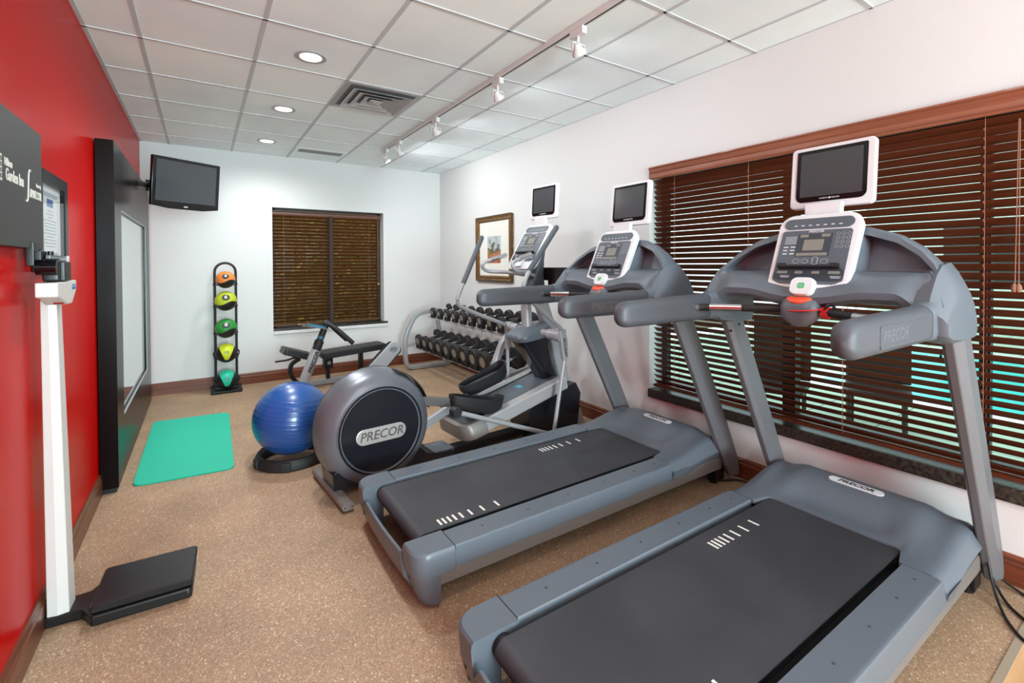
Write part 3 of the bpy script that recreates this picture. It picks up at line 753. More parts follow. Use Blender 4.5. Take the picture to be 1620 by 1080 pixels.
mb = MB(); Mr = frame(Rp(.23, 0, .1045), (0, -1, 0), Vector(Rp(1, 0, 0))-Vector(Rp(0, 0, 0))); panel(mb, Mr, .34, .21, .05, .003); mb.build('ramp_inset', M_navy, ramp_)
mb = MB(); Mr = frame(Rp(.80, .02, .0922), (0, -1, 0), Vector(Rp(1, 0, 0))-Vector(Rp(0, 0, 0))); panel(mb, Mr, .075, .055, .02, .001)
mb.build('ramp_logo', mat('cyan_print', (40, 150, 176), .4), ramp_)
mb = MB(); text_into(mb, 'EFX', .028, Mr @ Matrix.Translation((0, 0, .0014)), .0003, .2, 1.1); mb.build('lettering', M_print, ramp_)
mb = MB(); mb.loft([[(x, y, z) for x, z in ((1.55, .02), (1.55, .26), (1.70, .34), (2.10, .40), (2.16, .30), (2.12, .02))] for y in (-.13, .13)]); mb.build('lift_housing', M_navy, t, ang=30, bevel=.008)
# central tower
mb = MB(); cs = [(1.93, .32, .17, .16), (1.86, .46, .17, .165), (1.78, .60, .19, .17), (1.71, .74, .25, .19), (1.68, .82, .30, .22), (1.68, .86, .31, .24)]
mb.loft([[(x+a, c, z+a*.15) for a, c in rrect(d, w, .05, 5)] for x, z, d, w in cs]); tw = mb.build('tower', M_navy, t, ang=50)
mb = MB(); cs = [(1.665, .83, .345, .25), (1.66, .86, .37, .265), (1.665, .89, .36, .26), (1.69, .925, .28, .21), (1.74, .955, .16, .13)]
mb.loft([[(x+a, c, z+a*.10) for a, c in rrect(d, w, .07, 6)] for x, z, d, w in cs]); mb.build('tower_cap', M_tread, t, ang=50)
mb = MB(); mb.cyl((1.71, -.345, .88), (1.71, .345, .88), .034, n=20); mb.build('pivot_axle', M_silver, t)
for s in (-1, 1):
    mb = MB(); mb.cyl((1.71, s*.20, .88), (1.71, s*.29, .88), .044, n=20); mb.cyl((1.71, s*.29, .88), (1.71, s*.352, .88), .050, n=24); mb.cyl((1.71, s*.352, .88), (1.71, s*.356, .88), .030, n=20)
    mb.build('pivot_hub', M_silver, t)
# mast with foot
mb = MB(); cs = [(1.78, 1.16), (1.83, 1.04), (1.95, .76), (2.06, .40), (2.13, .15)]
mb.loft([[(x+a, c, z) for a, c in rrect(.13, .075, .02, 3)] for x, z in cs]); mb.build('front_upright', M_silver, t, ang=30)
mb = MB(); mb.loft([[(x+a, c, z) for a, c in rrect(w, d, .03, 4)] for x, z, w, d in ((2.13, .16, .17, .10), (2.15, .10, .20, .13), (2.16, .0, .23, .16))]); mb.build('upright_foot', M_silver, t, ang=40)
mb = MB(); mb.cyl((1.64, 0, .90), (1.62, 0, 1.20), .045, n=20); mb.build('mast', M_silver, t)
mb = MB(); mb.loft([[(x+a, c, z) for a, c in rrect(w, d, .03, 4)] for x, z, w, d in ((1.70, 1.12, .20, .12), (1.70, 1.22, .22, .13), (1.73, 1.34, .13, .12), (1.76, 1.50, .07, .13), (1.80, 1.66, .04, .13))]); mb.build('console_neck', M_tread_d, t, ang=40)
mb = MB(); mb.loft([[(x+a, c-.06, z) for a, c in rrect(w, d, .02, 4)] for x, z, w, d in ((1.86, 1.32, .13, .20), (1.86, 1.43, .17, .26))]); mb.lathe([(.045, 1.28), (.05, 1.42)], (1.86, -.09, 0), n=20); mb.build('bottle_holder', M_black, t)
# console + tv
w, h = .345, .46
M = frame((1.665, -.0, 1.615), (0, -1, 0), Vector((.50, 0, .78)))
mb = MB()
def shp2(k, z): return [M @ Vector((a*k, c*k, z)) for a, c in rrect(w, h, .06, 7)]
mb.loft([shp2(.90, -.055), shp2(.985, -.04), shp2(1, -.012), shp2(.985, -.003), shp2(.95, 0)]); con = mb.build('console', M_white, t, ang=45, label='white rimmed control console')
mb = MB(); console_face(mb, M, w, h); mb.build('control_panel', [M_cons, M_cons, M_consd, M_lcd, M_print], con)
mb = MB(); mb.box(M @ Vector((0, -h*.155, .016)), (.012, .24, .018), rot=M.to_3x3() @ Matrix.Rotation(PI/2, 3, 'Z'), bev=.003); mb.build('book_rest', M_black, con)
mb = MB(); Mk = M @ Matrix.Translation((0, -h*.385, 0)); mb.loft([[Mk @ Vector((a, c, z)) for a, c in rrect(.09*k, .08*k, .026, 6)] for z, k in ((-.005, 1.05), (.010, 1.03), (.022, 1.0))]); mb.build('quick_key_pad', M_white, con, ang=40)
mb = MB(); mb.box((1.80, 0, 1.83), (.03, .14, .10), bev=.006); mb.build('television_bracket', M_white, t)
tv_unit(t, frame((1.83, 0, 2.005), (0, -1, 0), (.06, 0, 1)), .350, .300, 0)
# fixed hand loop with chrome heart-rate grips
mb = MB()
for s in (-1, 1):
    mb.tube(smooth_path([(1.72, s*.03, 1.36), (1.64, s*.06, 1.37), (1.54, s*.13, 1.39), (1.39, s*.20, 1.40), (1.33, s*.21, 1.43), (1.33, s*.20, 1.47), (1.40, s*.19, 1.50), (1.54, s*.16, 1.54)], 6), .0155, 12)
fh = mb.build('fixed_handlebar', M_silver, t)
for s in (-1, 1):
    mb = MB(); mb.cyl((1.40, s*.190, 1.50), (1.54, s*.161, 1.54), .0205, n=16); mb.build('grip', M_chrome, fh); 
# moving arms
def arm(s, pts, name='moving_handlebar'):
    P = fillet(pts, .09, 7); mb = MB(); mb.tube([(x, s*y, z) for x, y, z in P], .0165, 12); a = mb.build(name, M_silver, t, label='grey moving handlebar')
    g0 = Vector(pts[-1]); g1 = Vector(pts[-2]); q = g0+(g1-g0)*.93
    mb = MB(); d = (g0-q)
    c0 = Vector((q.x, s*q.y, q.z)); c1 = Vector((g0.x, s*g0.y, g0.z))
    mb.cyl(c0, c1+(c1-c0)*.03, .0215, n=16); mb.sph(c1+(c1-c0)*.03, .0215, 14, 8); mb.build('foam_grip', M_arm, a); return a
# near side (right-hand) arm leans forward, far side arm leans back
arm(-1, [(1.775, .335, .70), (1.765, .335, .90), (1.42, .335, 1.16), (1.31, .335, 1.26), (1.36, .335, 1.38), (1.66, .335, 1.74)])
arm(1, [(1.70, .325, .80), (1.665, .325, .905), (1.30, .325, 1.045), (1.12, .325, 1.13), (1.19, .325, 1.27), (1.39, .325, 1.68)])
for s, P in ((-1, [(1.71, .345, .93), (1.71, .345, .86), (1.745, .345, .68)]), (1, [(1.71, .345, .93), (1.71, .345, .86), (1.69, .345, .68)])):
    mb = MB(); a, c = Vector(P[0]), Vector(P[-1])
    d = (c-a).normalized(); n_ = Vector((d.z, 0, -d.x))
    poly = [a+n_*.038, a-n_*.038, c-n_*.022, c+n_*.022]
    mb.loft([[(p.x, s*(.345+k), p.z) for p in poly] for k in (-.022, .022)]); lk = mb.build('arm_link', M_silver, t, bevel=.01)
    Mt = frame((c+(a-c)*.42)+Vector((0, 0, 0)), (0, 0, 1), (1, 0, 0))
    if s < 0:
        mb = MB(); e = (c+(a-c)*.42); Mt = frame((e.x, -.3685, e.z), -d, Vector((1, 0, 0))); text_into(mb, 'PRECOR', .035, Mt, .0006, .2, 1.2, .0008); mb.build('lettering', M_vdark, lk)
mb = MB(); mb.cyl((1.745, -.345, .70), (1.62, -.345, .10), .0165, n=14); mb.build('push_rod', M_silver, t)
mb = MB(); mb.cyl((1.69, .345, .70), (1.70, .345, .16), .0165, n=14); mb.build('push_rod', M_silver, t)
for s, a, c in ((-1, (.745, .30, .445), (1.62, .345, .10)), (1, (.95, .28, .34), (1.70, .345, .16))):
    mb = MB(); mb.cyl((a[0], s*a[1], a[2]), (c[0], s*c[1], c[2]), .0165, n=14); lr = mb.build('lower_rod', M_silver, t)
    MB().cyl((a[0], s*(a[1]-.03), a[2]), (a[0], s*(a[1]+.03), a[2]), .034, n=20).build('rod_bearing', M_rubber, lr)
# crank arms running from the housing to the pedals
for s, a, c in ((-1, (.56, .08, .51), (1.13, .19, .395)), (1, (.58, .07, .22), (1.30, .17, .44))):
    mb = MB(); a = Vector((a[0], s*a[1], a[2])); c = Vector((c[0], s*c[1], c[2]))
    mb.tube([a, c], 1, sec=rrect(.035, .062, .006, 2)); mb.build('pedal_arm', mat('dark_warm_steel', (84, 80, 80), .4, metal=.2) if s < 0 else M_silver, t, ang=30)
def pedal(s, o, tilt, rz=0):
    Rm = Matrix.Rotation(rz, 3, 'Z') @ Matrix.Rotation(tilt, 3, 'Y')
    def T(p): return Vector(o)+Rm @ Vector(p)
    def out(k, n=28):
        P = []
        for i in range(n):
            a = 2*PI*i/n; x = .20*math.cos(a); y = .078*math.sin(a)
            x = math.copysign(abs(math.cos(a))**.75, math.cos(a))*.235; y = math.copysign(abs(math.sin(a))**.6, math.sin(a))*(.080+.012*math.cos(a))
            P.append((x*k, y*(k if k > .5 else k)))
        return P
    mb = MB(); rings = []
    for z, k, lip in ((-.055, .70, 0), (-.04, .86, 0), (.0, .97, 0), (.050, 1.0, 1), (.051, .955, 1), (.004, .90, 0), (.002, .2, 0)):
        rings.append([T((x, y, z+(.030*max(0, (x/.2))**2 if lip else 0))) for x, y in out(k)])
    mb.loft(rings); p = mb.build('pedal', M_rubber, t, ang=45)
    MB().loft([[T((x*.99, y*.9, z)) for x, y in out(.88)] for z in (.003, .0055)]).build('tread_pad', M_tread_d, p)
    return p
pedal(-1, (1.01, -.145, .415), math.radians(15))
pedal(1, (1.30, .165, .485), math.radians(-14))

# ================================================================== GYM BALL, RING, MAT
bx, by, br_ = .555, 3.86, .268
ringz = .0
mb = MB(); mb.lathe([(.205, .0), (.250, .0), (.255, .01), (.252, .05), (.238, .075), (.225, .078), (.205, .06), (.200, .01), (.205, 0)], (0, 0, 0), n=48, caps=False)
o = mb.build('ball_ring', M_rubber); o.location = (bx, by, 0); tag(o, 'black plastic ring base holding the blue exercise ball', 'stand')
mb = MB()
for k in range(6):
    a = PI/3*k+.2; mb.box((.248*math.cos(a), .248*math.sin(a), .034), (.03, .07, .066), rot=Matrix.Rotation(a, 3, 'Z'), bev=.008)
mb.build('ring_foot', M_rubber, o)
mb = MB(); n = 300; prof = []
for k in range(n+1):
    a = -PI/2+PI*k/n; z = math.sin(a); r = math.cos(a)
    g = .0016*max(0, math.cos(z*58))**10 if abs(z) < .66 else 0
    prof.append(((br_+g)*r, (br_+g)*z*.985))
mb.lathe(prof, (0, 0, 0), (.10, -.06, 1), n=72, caps=False)
o = mb.build('exercise_ball', M_gball, ang=60); o.location = (bx, by, .045+br_); tag(o, 'large shiny blue ribbed exercise ball resting on the black ring', 'ball')
mb = MB(); P = [(-.40, 3.95), (.178, 3.898), (.208, 5.40), (-.392, 5.46)]
C = [Vector((x, y, 0)) for x, y in P]; pts = []
for i in range(4):
    a, c, d = C[i-1], C[i], C[(i+1) % 4]
    u = (a-c).normalized()*.06; v = (d-c).normalized()*.06
    for k in range(6):
        q = k/5; pts.append((c+u)*(1-q)**2+c*2*q*(1-q)+(c+v)*q*q)
cen = sum(C, Vector())/4
def sc(k, z): return [cen+(p-cen)*(1-k)+Vector((0, 0, z)) for p in pts]
mb.loft([sc(.004, 0), sc(0, .004), sc(0, .011), sc(.004, .014)])
o = mb.build('exercise_mat', M_teal, loc=(cen.x, cen.y, 0)); tag(o, 'flat teal green exercise mat lying in front of the leaning mirror', 'mat')

# ================================================================== LEANING MIRROR, left wall
t = thing('leaning_mirror', 'tall mirror in a deep dark frame standing against the red wall', 'mirror', (-.52, 5.1, 0))
def mb_box(p0, p1): return MB().b2([p0[0]+.52, p0[1]-5.1, p0[2]], [p1[0]+.52, p1[1]-5.1, p1[2]], .003)
MX0, MX1, MY0, MY1, MZ = -.561, -.463, 3.92, 6.27, 2.27
fw = .30
fr_ = MB()
mb_box((MX0+.004, MY0, .03), (MX1, MY0+fw, MZ)).build('frame_side', M_frame, t)
mb_box((MX0+.004, MY1-fw, .03), (MX1, MY1, MZ)).build('frame_side', M_frame, t)
mb_box((MX0+.004, MY0+fw, MZ-.42), (MX1, MY1-fw, MZ)).build('frame_top', M_frame, t)
mb_box((MX0+.004, MY0+fw, .03), (MX1, MY1-fw, .42)).build('frame_bottom', M_frame, t)
mb_box((MX0+.006, MY0+.01, 0), (MX1-.01, MY1-.01, .03)).build('plinth', M_black, t)
mb_box((MX0+.01, MY0+fw-.01, .41), (MX1-.022, MY1-fw+.01, MZ-.41)).build('mirror_glass', M_glass_m, t)
mb = MB()
for a, c in (((0, MY0+fw, .42), (0, MY1-fw, .42)), ((0, MY0+fw, MZ-.42), (0, MY1-fw, MZ-.42)), ((0, MY0+fw, .42), (0, MY0+fw, MZ-.42)), ((0, MY1-fw, .42), (0, MY1-fw, MZ-.42))):
    a = Vector((MX1-.008+.52, a[1]-5.1, a[2])); c = Vector((MX1-.008+.52, c[1]-5.1, c[2])); mb.tube([a, c], .007, 6)
mb.build('inner_trim', M_silver, t, label='thin silver inner edge')

# ================================================================== WALL TELEVISION
tvn = Vector((.42, -.90, 0)).normalized()
A = Vector((-.375, 5.02, 0)); Bv = Vector((.16, 5.33, 0))
# screen faces the camera side of the room, tilted down slightly
t = thing('wall_television', 'black flat television on a wall arm above the leaning mirror', 'television', (-.10, 5.18, 1.94))
cx = Vector((-.105, 5.18, 2.205)); rgt = (Bv-A).normalized(); nrm = Vector((rgt.y, -rgt.x, 0)); upv = (Vector((0, 0, 1))+nrm*.10).normalized()
M = frame(Vector((0, 0, .25)), rgt, upv)
Wt, Ht = .575, .445
mb = MB(); P = [(-Wt/2, Ht/2), (-Wt/2, -Ht/2+.02), (-Wt/4, -Ht/2), (Wt/4, -Ht/2), (Wt/2, -Ht/2+.02), (Wt/2, Ht/2)]
mb.loft([[M @ Vector((a, c, z)) for a, c in P] for z in (-.035, .0)]); mb.loft([[M @ Vector((a*.7, c*.7, z)) for a, c in P] for z in (-.075, -.03)])
mb.build('television_case', M_blackg, t, bevel=.006)
mb = MB(); panel(mb, M, Wt*.88, Ht*.80, .002, .0015, 2, 0, .018, 0); mb.build('screen', M_scr, t)
mb = MB(); text_into(mb, 'LG', .016, M @ Matrix.Translation((0, -Ht*.445, .0008)), .0004, 0, 1.1, .0006); mb.sph(M @ Vector((-.018, -Ht*.445, .001)), .006, 10, 6); mb.build('lettering', M_mark, t)
back = M @ Vector((-.05, 0, -.07))
wallp = Vector((XL+.10, 5.42-5.18, .27)); wallp.x = XL+.10+.0
mb = MB(); mb.box(M @ Vector((-.05, 0, -.085)), (.12, .12, .03), rot=M.to_3x3()); mb.build('mount_plate', M_black, t)
mb = MB(); e1 = Vector((-.30, .30, .265)); mb.tube([back, e1], 1, sec=rrect(.03, .05, .005, 2)); mb.tube([e1, Vector((XL+.10+.06, .12, .265))], 1, sec=rrect(.03, .05, .005, 2)); mb.cyl(e1-Vector((0, 0, .05)), e1+Vector((0, 0, .05)), .024, n=14); mb.build('swing_arm', M_black, t)
mb = MB(); mb.b2((XL+.10+.001, .02, .13), (XL+.10+.055, .22, .40), .004); mb.build('wall_bracket', M_black, t)

# ================================================================== SIGN BOARD AND FRAMED NOTICE on the red wall
t = thing('wall_sign', 'large black sign board with white lettering on the red wall', 'sign', (XL, 2.1, 1.53))
mb = MB(); mb.b2((.001, -.45, .0), (.035, .49, .452), .002); mb.build('board', M_board, t)
mb = MB(); Ms = frame((.036, 0, .22), (0, 1, 0), (0, 0, 1))
Mq = lambda a, c: Ms @ Matrix.Translation((a, c, 0))
text_into(mb, 'Hilton', .036, Mq(.10, .052), .0006, 0, .82, .0006)
text_into(mb, 'Garden Inn', .056, Mq(.165, .012), .0006, 0, .72, .0006)
text_into(mb, 'Fitness by', .020, Mq(.44, .022), .0005, 0, .8, .0002)
text_into(mb, '//PRECOR', .042, Mq(.40, -.018), .0006, .1, .82, .001)
mb.tube([Mq(.300+[-.020, -.016, -.009, -.003, 0, 0, 0, 0, 0, 0, 0, 0, 0, .003, .009, .016, .020][k]+.0012*k, -.052+[.004, 0, .0, .008, .018, .03, .04, .05, .06, .07, .08, .09, .10, .112, .120, .120, .116][k]) @ Vector((0, 0, 0)) for k in range(17)], .0022, 5)
mb.build('lettering', M_mark, t)
mb = MB(); panel(mb, Ms, .052, .085, .002, .0006, 2, .012, .028); mb.build('emblem_tile', M_mark, t)
mb = MB()
for k in range(3):
    for j in range(4):
        o = Ms @ Vector((-.003+.0155*k, .000+.0185*j, .0008)); mb.tube([o+Ms.to_3x3() @ Vector((.006*math.cos(q*PI/4), .007*math.sin(q*PI/4), 0)) for q in range(8)], .0011, 4, close=True)
mb.build('emblem_pattern', M_board, t)
t = thing('framed_notice', 'black framed paper notice on the red wall right of the sign board', 'picture frame', (XL, 2.85, 1.44))
y0, y1, z0, z1 = -.255, .225, .0, .425
mb = MB()
for p0, p1 in (((.001, y0, z0), (.026, y0+.055, z1)), ((.001, y1-.055, z0), (.026, y1, z1)), ((.001, y0+.055, z0), (.026, y1-.055, z0+.05)), ((.001, y0+.055, z1-.05), (.026, y1-.055, z1))): mb.b2(p0, p1, .002)
mb.build('frame', M_frame, t)
MB().b2((.002, y0+.05, z0+.045), (.008, y1-.05, z1-.045)).build('mount_card', M_paper, t)
Ms = frame((.0085, (y0+y1)/2, (z0+z1)/2), (0, 1, 0), (0, 0, 1))
mb = MB(); panel(mb, Ms, .27, .27, .001, .0005, 2, 0, -.005)
sh = mb.build('printed_sheet', M_paperg, t)
mb = MB(); panel(mb, Ms, .25, .24, .001, .0004, 2, 0, -.010, .0006); mb.build('sheet_area', M_paper, sh)
mb = MB(); panel(mb, Ms, .10, .034, .001, .0004, 2, 0, .085, .0011); mb.build('sheet_heading', M_blue, sh)
mb = MB()
for k in range(12):
    ww = (.08, .11, .06, .2, .19, .2, .17, .2, .12, .19, .2, .15)[k]; panel(mb, Ms, ww, .0035, .0005, .0003, 1, 0, .05-.014*k, .0011)
mb.build('sheet_lines', mat('grey_ink', (140, 150, 158), .7), sh)
mb = MB(); mb.b2((.022, y0+.05, z0+.045), (.0232, y1-.05, z1-.045)); mb.build('glazing', M_clear, t)

# ================================================================== PHYSICIAN SCALE
t = thing('physician_scale', 'white beam doctor scale with a black platform beside the red wall', 'scale', (-.31, 2.62, 0), math.radians(-3))
def q(x, y, z): return (x+.30, y-2.65, z)
mb = MB(); mb.loft([[q(x, y, z) for x, y in [(-.375, 2.535), (-.045, 2.535), (-.035, 2.545), (-.035, 2.80), (-.045, 2.81), (-.375, 2.81), (-.415, 2.74), (-.46, 2.735), (-.535, 2.735), (-.535, 2.615), (-.46, 2.615), (-.415, 2.605)]] for z in (.0, .045)])
mb.build('base_casting', M_black, t, bevel=.008)
mb = MB(); mb.loft([[q(cx_+a, 2.6725+c, z) for a, c in rrect(w_, d_, .012, 3)] for z, w_, d_, cx_ in ((.052, .330, .268, -.205), (.060, .348, .285, -.205), (.083, .348, .285, -.205), (.089, .338, .275, -.205))]); mb.build('platform', M_blackg if False else mat('satin_black', (24, 24, 28), .32, bump=.05, bscale=200), t, ang=35)
mb = MB(); mb.b2(q(-.385, 2.56, .045), q(-.045, 2.79, .053)); mb.build('platform_gap', M_black, t)
mb = MB(); mb.loft([[q(-.492+a*k-(.008 if z > 1 else 0), 2.66+c*k2-(.03 if z > 1 else 0), z) for a, c in ((-.036, -.045), (0.0, -.052), (.036, -.045), (.036, .045), (-.036, .045))] for z, k, k2 in ((.045, .95, .95), (1.325, .68, .68))]); mb.build('column', M_whitemetal, t, ang=15, bevel=.002)
# head
def q(x, y, z): return (x+.30, y-2.65-.085, z)
mb = MB(); H0 = 1.345
P = [(-.13, 0), (-.13, .055), (.11, .060), (.11, .02), (.05, -.035), (-.02, -.035), (-.10, -.005)]
mb.loft([[q(-.47+dx, 2.665+a, H0+c) for a, c in P] for dx in (-.03, .035)]); hd = mb.build('head_casting', M_whitemetal, t, bevel=.005, ang=25)
mb = MB(); Mh = frame(q(-.434, 2.735, H0+.028), (0, 1, 0), (0, 0, 1)); panel(mb, Mh, .05, .010, .001, .0008, 2); panel(mb, Mh, .05, .004, .001, .0008, 2, 0, .012); mb.build('maker_label', M_blue, hd)
mb = MB(); mb.b2(q(-.485, 2.755, H0+.055), q(-.455, 2.775, H0+.16), .002); mb.build('beam_bracket', M_whitemetal, t)
mb = MB(); mb.b2(q(-.452, 2.60, H0+.060), q(-.430, 2.685, H0+.135), .004); mb.b2(q(-.49, 2.57, H0+.058), q(-.44, 2.66, H0+.14), .01); mb.build('weight_housing', M_black, t)
mb = MB(); mb.cyl(q(-.50, 2.565, H0+.115), q(-.44, 2.565, H0+.115), .032, n=24); mb.cyl(q(-.51, 2.615, H0+.118), q(-.45, 2.615, H0+.118), .030, n=24); mb.build('poise_weight', M_blackg, t)
mb = MB(); mb.b2(q(-.475, 2.56, H0+.135), q(-.46, 2.765, H0+.160), .002); mb.b2(q(-.475, 2.60, H0+.090), q(-.465, 2.765, H0+.104), .002)
mb.build('beam', mat('beam_grey', (96, 98, 98), .35, metal=.6), t)
mb = MB()
for k in range(18): mb.b2(q(-.4598, 2.58+.0095*k, H0+.14), q(-.4592, 2.5815+.0095*k, H0+(.150 if k % 3 else .156)))
mb.build('beam_marks', M_print, t)
mb = MB(); mb.b2(q(-.462, 2.668, H0+.06), q(-.446, 2.694, H0+.13), .002); mb.build('sliding_pointer', mat('pointer_metal', (130, 130, 126), .35, metal=.8), t)
mb = MB(); mb.b2(q(-.50, 2.535, H0+.14), q(-.48, 2.60, H0+.175), .003); mb.cyl(q(-.47, 2.60, H0+.10), q(-.47, 2.60, H0+.175), .009, n=12); mb.build('height_rod_clamp', M_black, t)
mb = MB(); mb.b2(q(-.525, 2.54, H0+.118), q(-.50, 2.60, H0+.21), .004); mb.build('rod_holder', M_black, t)
mb = MB(); mb.cyl(q(-.47, 2.63, H0-.020), q(-.44, 2.63, H0-.020), .013, n=14); mb.build('lock_knob', mat('dark_red_knob', (140, 24, 30), .35), t)

# ================================================================== MEDICINE BALL RACK
rx, ry = .226, 6.40
t = thing('medicine_ball_rack', 'tall narrow black tube rack standing against the back wall', 'rack', (rx, ry, 0))
mb = MB(); arc = [(-.105, 0, .04), (-.105, 0, .5), (-.105, 0, 1.38)]+[(-.105*math.cos(PI*k/12), 0, 1.385+.105*math.sin(PI*k/12)) for k in range(1, 12)]+[(.105, 0, 1.38), (.105, 0, .5), (.105, 0, .04)]
mb.tube(arc, .0135, 12, up=(0, 1, 0)); mb.build('tube_frame', M_rubber, t)
mb = MB(); mb.b2((-.155, -.155, .012), (.155, .155, .030), .004); mb.b2((-.12, -.05, .03), (.12, .05, .06), .006)
for x in (-.13, .13):
    for y in (-.13, .13): mb.cyl((x, y, 0), (x, y, .04), .018, n=12)
mb.build('base_plate', M_rubber, t)
MZs = [1.297, 1.052, .738, .452, .150]; MR = [.098, .112, .112, .108, .108]
for z, r in zip(MZs, MR):
    mb = MB(); n_ = 16
    mb.tube([(.104*math.cos(PI+PI*k/n_)*1.0, -.04+.075*math.sin(PI+PI*k/n_), z-r*.62) for k in range(n_+1)], .005, 8)
    mb.tube([(.104*math.cos(PI*k/n_), -.04+.05*math.sin(PI*k/n_), z-r*.62) for k in range(n_+1)], .005, 8)
    for s in (-1, 1): mb.tube([(s*.104, -.04, z-r*.62), (s*.108, .0, z-r*.62), (s*.125, .0, z-r*.62+.01)], .007, 8)
    mb.build('ball_cradle', M_rubber, t)
M_mb = {}
def med_ball(label, col, num, z, r, style):
    t = thing('medicine_ball', label, 'medicine ball', (rx, ry-.076, z), 0, 'medicine balls on the rack')
    M_ball, nt, b = nodes('medicine_ball_'+num, .45)
    tc = N(nt, 'ShaderNodeTexCoord'); sx = N(nt, 'ShaderNodeSeparateXYZ'); nt.links.new(tc.outputs['Object'], sx.inputs[0])
    if style == 0:
        w1 = N(nt, 'ShaderNodeMath', operation='MULTIPLY'); w1.inputs[1].default_value = 2.9/r
        nt.links.new(sx.outputs[0], w1.inputs[0]); sn = N(nt, 'ShaderNodeMath', operation='SINE'); nt.links.new(w1.outputs[0], sn.inputs[0])
        ml = N(nt, 'ShaderNodeMath', operation='MULTIPLY_ADD'); ml.inputs[1].default_value = r*.20; ml.inputs[2].default_value = -r*.18; nt.links.new(sn.outputs[0], ml.inputs[0])
        g = N(nt, 'ShaderNodeMath', operation='GREATER_THAN'); nt.links.new(sx.outputs[2], g.inputs[0]); nt.links.new(ml.outputs[0], g.inputs[1])
    else:
        # rounded triangular coloured patch, black elsewhere
        ax = N(nt, 'ShaderNodeMath', operation='ABSOLUTE'); nt.links.new(sx.outputs[0], ax.inputs[0])
        ml = N(nt, 'ShaderNodeMath', operation='MULTIPLY_ADD'); ml.inputs[1].default_value = .42; ml.inputs[2].default_value = r*.42; nt.links.new(sx.outputs[2], ml.inputs[0])
        pw = N(nt, 'ShaderNodeMath', operation='LESS_THAN'); nt.links.new(ax.outputs[0], pw.inputs[0]); nt.links.new(ml.outputs[0], pw.inputs[1])
        z2 = N(nt, 'ShaderNodeMath', operation='GREATER_THAN'); nt.links.new(sx.outputs[2], z2.inputs[0]); z2.inputs[1].default_value = -r*.62
        g = N(nt, 'ShaderNodeMath', operation='MULTIPLY'); nt.links.new(pw.outputs[0], g.inputs[0]); nt.links.new(z2.outputs[0], g.inputs[1])
    mxn = N(nt, 'ShaderNodeMix', data_type='RGBA'); mxn.inputs[6].default_value = lin((24, 24, 25))+(1,); mxn.inputs[7].default_value = lin(col)+(1,)
    nt.links.new(g.outputs[0], mxn.inputs[0]); nt.links.new(mxn.outputs[2], b.inputs['Base Color'])
    bpn = N(nt, 'ShaderNodeBump'); bpn.inputs['Strength'].default_value = .6; bpn.inputs['Distance'].default_value = .003; nt.links.new(g.outputs[0], bpn.inputs['Height']); nt.links.new(bpn.outputs[0], b.inputs['Normal'])
    MB().sph((0, 0, 0), r, 48, 32).build('ball_shell', M_ball, t)
    d = Vector((-.03, -1, (.46 if style == 0 else .16))).normalized(); Mn = frame(d*(r+.0005), Vector((1, -.03, 0)), Vector((0, 0, 1))-d*d.z)
    if style == 0:
        mb = MB(); mb.loft([[Mn @ Vector((a*k_, c*k_, z_)) for a, c in ell(r*.36, r*.32, 24)] for z_, k_ in ((-.012, 1), (.0012, .97))]); mb.build('number_disc', M_black, t)
    mb = MB(); text_into(mb, num, r*(.5 if style == 0 else .42), Mn @ Matrix.Translation((0, .004, .0022 if style == 0 else .0008)), .0006, 0, 1.15 if style == 0 else 1.05, .001)
    mb.build('number', M_mark if style == 0 else M_black, t)
    if style == 1:
        for s in (-1, 1):
            mb = MB(); mb.tube([(s*(r*.93+.026*math.sin(PI*k/10)), -.02, -.045+.09*k/10) for k in range(11)], .008, 8); mb.build('side_grip', M_rubber, t)
med_ball('orange and black medicine ball marked 4 at the top of the rack', (226, 128, 48), '4', MZs[0], MR[0], 0)
med_ball('yellow green and black medicine ball marked 6, second from the top', (180, 192, 34), '6', MZs[1], MR[1], 0)
med_ball('green and black medicine ball marked 8, in the middle of the rack', (40, 136, 52), '8', MZs[2], MR[2], 0)
med_ball('yellow and black medicine ball marked 10 with side grips', (196, 206, 34), '10', MZs[3], MR[3], 1)
med_ball('turquoise and black medicine ball marked 12 at the bottom of the rack', (28, 184, 150), '12', MZs[4], MR[4], 1)

# ================================================================== PICTURE on the right wall
t = thing('framed_picture', 'gilt framed print with a wide pale mat, behind the elliptical trainer', 'picture', (XR, 5.01, 1.25))
def fw_(y, z, x): return (-x, y, z)
w2, h2 = .425, .81
mb = MB(); sec = [(0, .001), (0, .03), (.012, .036), (.030, .028), (.052, .034), (.064, .020), (.070, .004)]
cor = [(-w2, 0), (w2, 0), (w2, h2), (-w2, h2)]; inn = [(1, 1), (-1, 1), (-1, -1), (1, -1)]
mb.loft([[(-x, y+iy*o_, z+iz*o_) for o_, x in sec] for (y, z), (iy, iz) in zip(cor, inn)], caps=False, close=True)
mb.build('gilt_frame', M_gold, t, flat=True)
mb = MB()
for a, c in (((-w2, 0), (w2, 0)), ((w2, 0), (w2, h2)), ((w2, h2), (-w2, h2)), ((-w2, h2), (-w2, 0))):
    mb.tube([(-.029, a[0], a[1]), (-.029, c[0], c[1])], .007, 6)
mb.build('frame_edge', M_goldd, t)
MB().b2((-.010, -w2+.06, .06), (-.002, w2-.06, h2-.06)).build('mat_board', M_matb, t)
M_art, nt, b = nodes('art_print', .6)
tc = N(nt, 'ShaderNodeTexCoord'); n_ = N(nt, 'ShaderNodeTexNoise'); n_.inputs['Scale'].default_value = 9; n_.inputs['Detail'].default_value = 6; n_.inputs['Distortion'].default_value = .8; nt.links.new(tc.outputs['Object'], n_.inputs['Vector'])
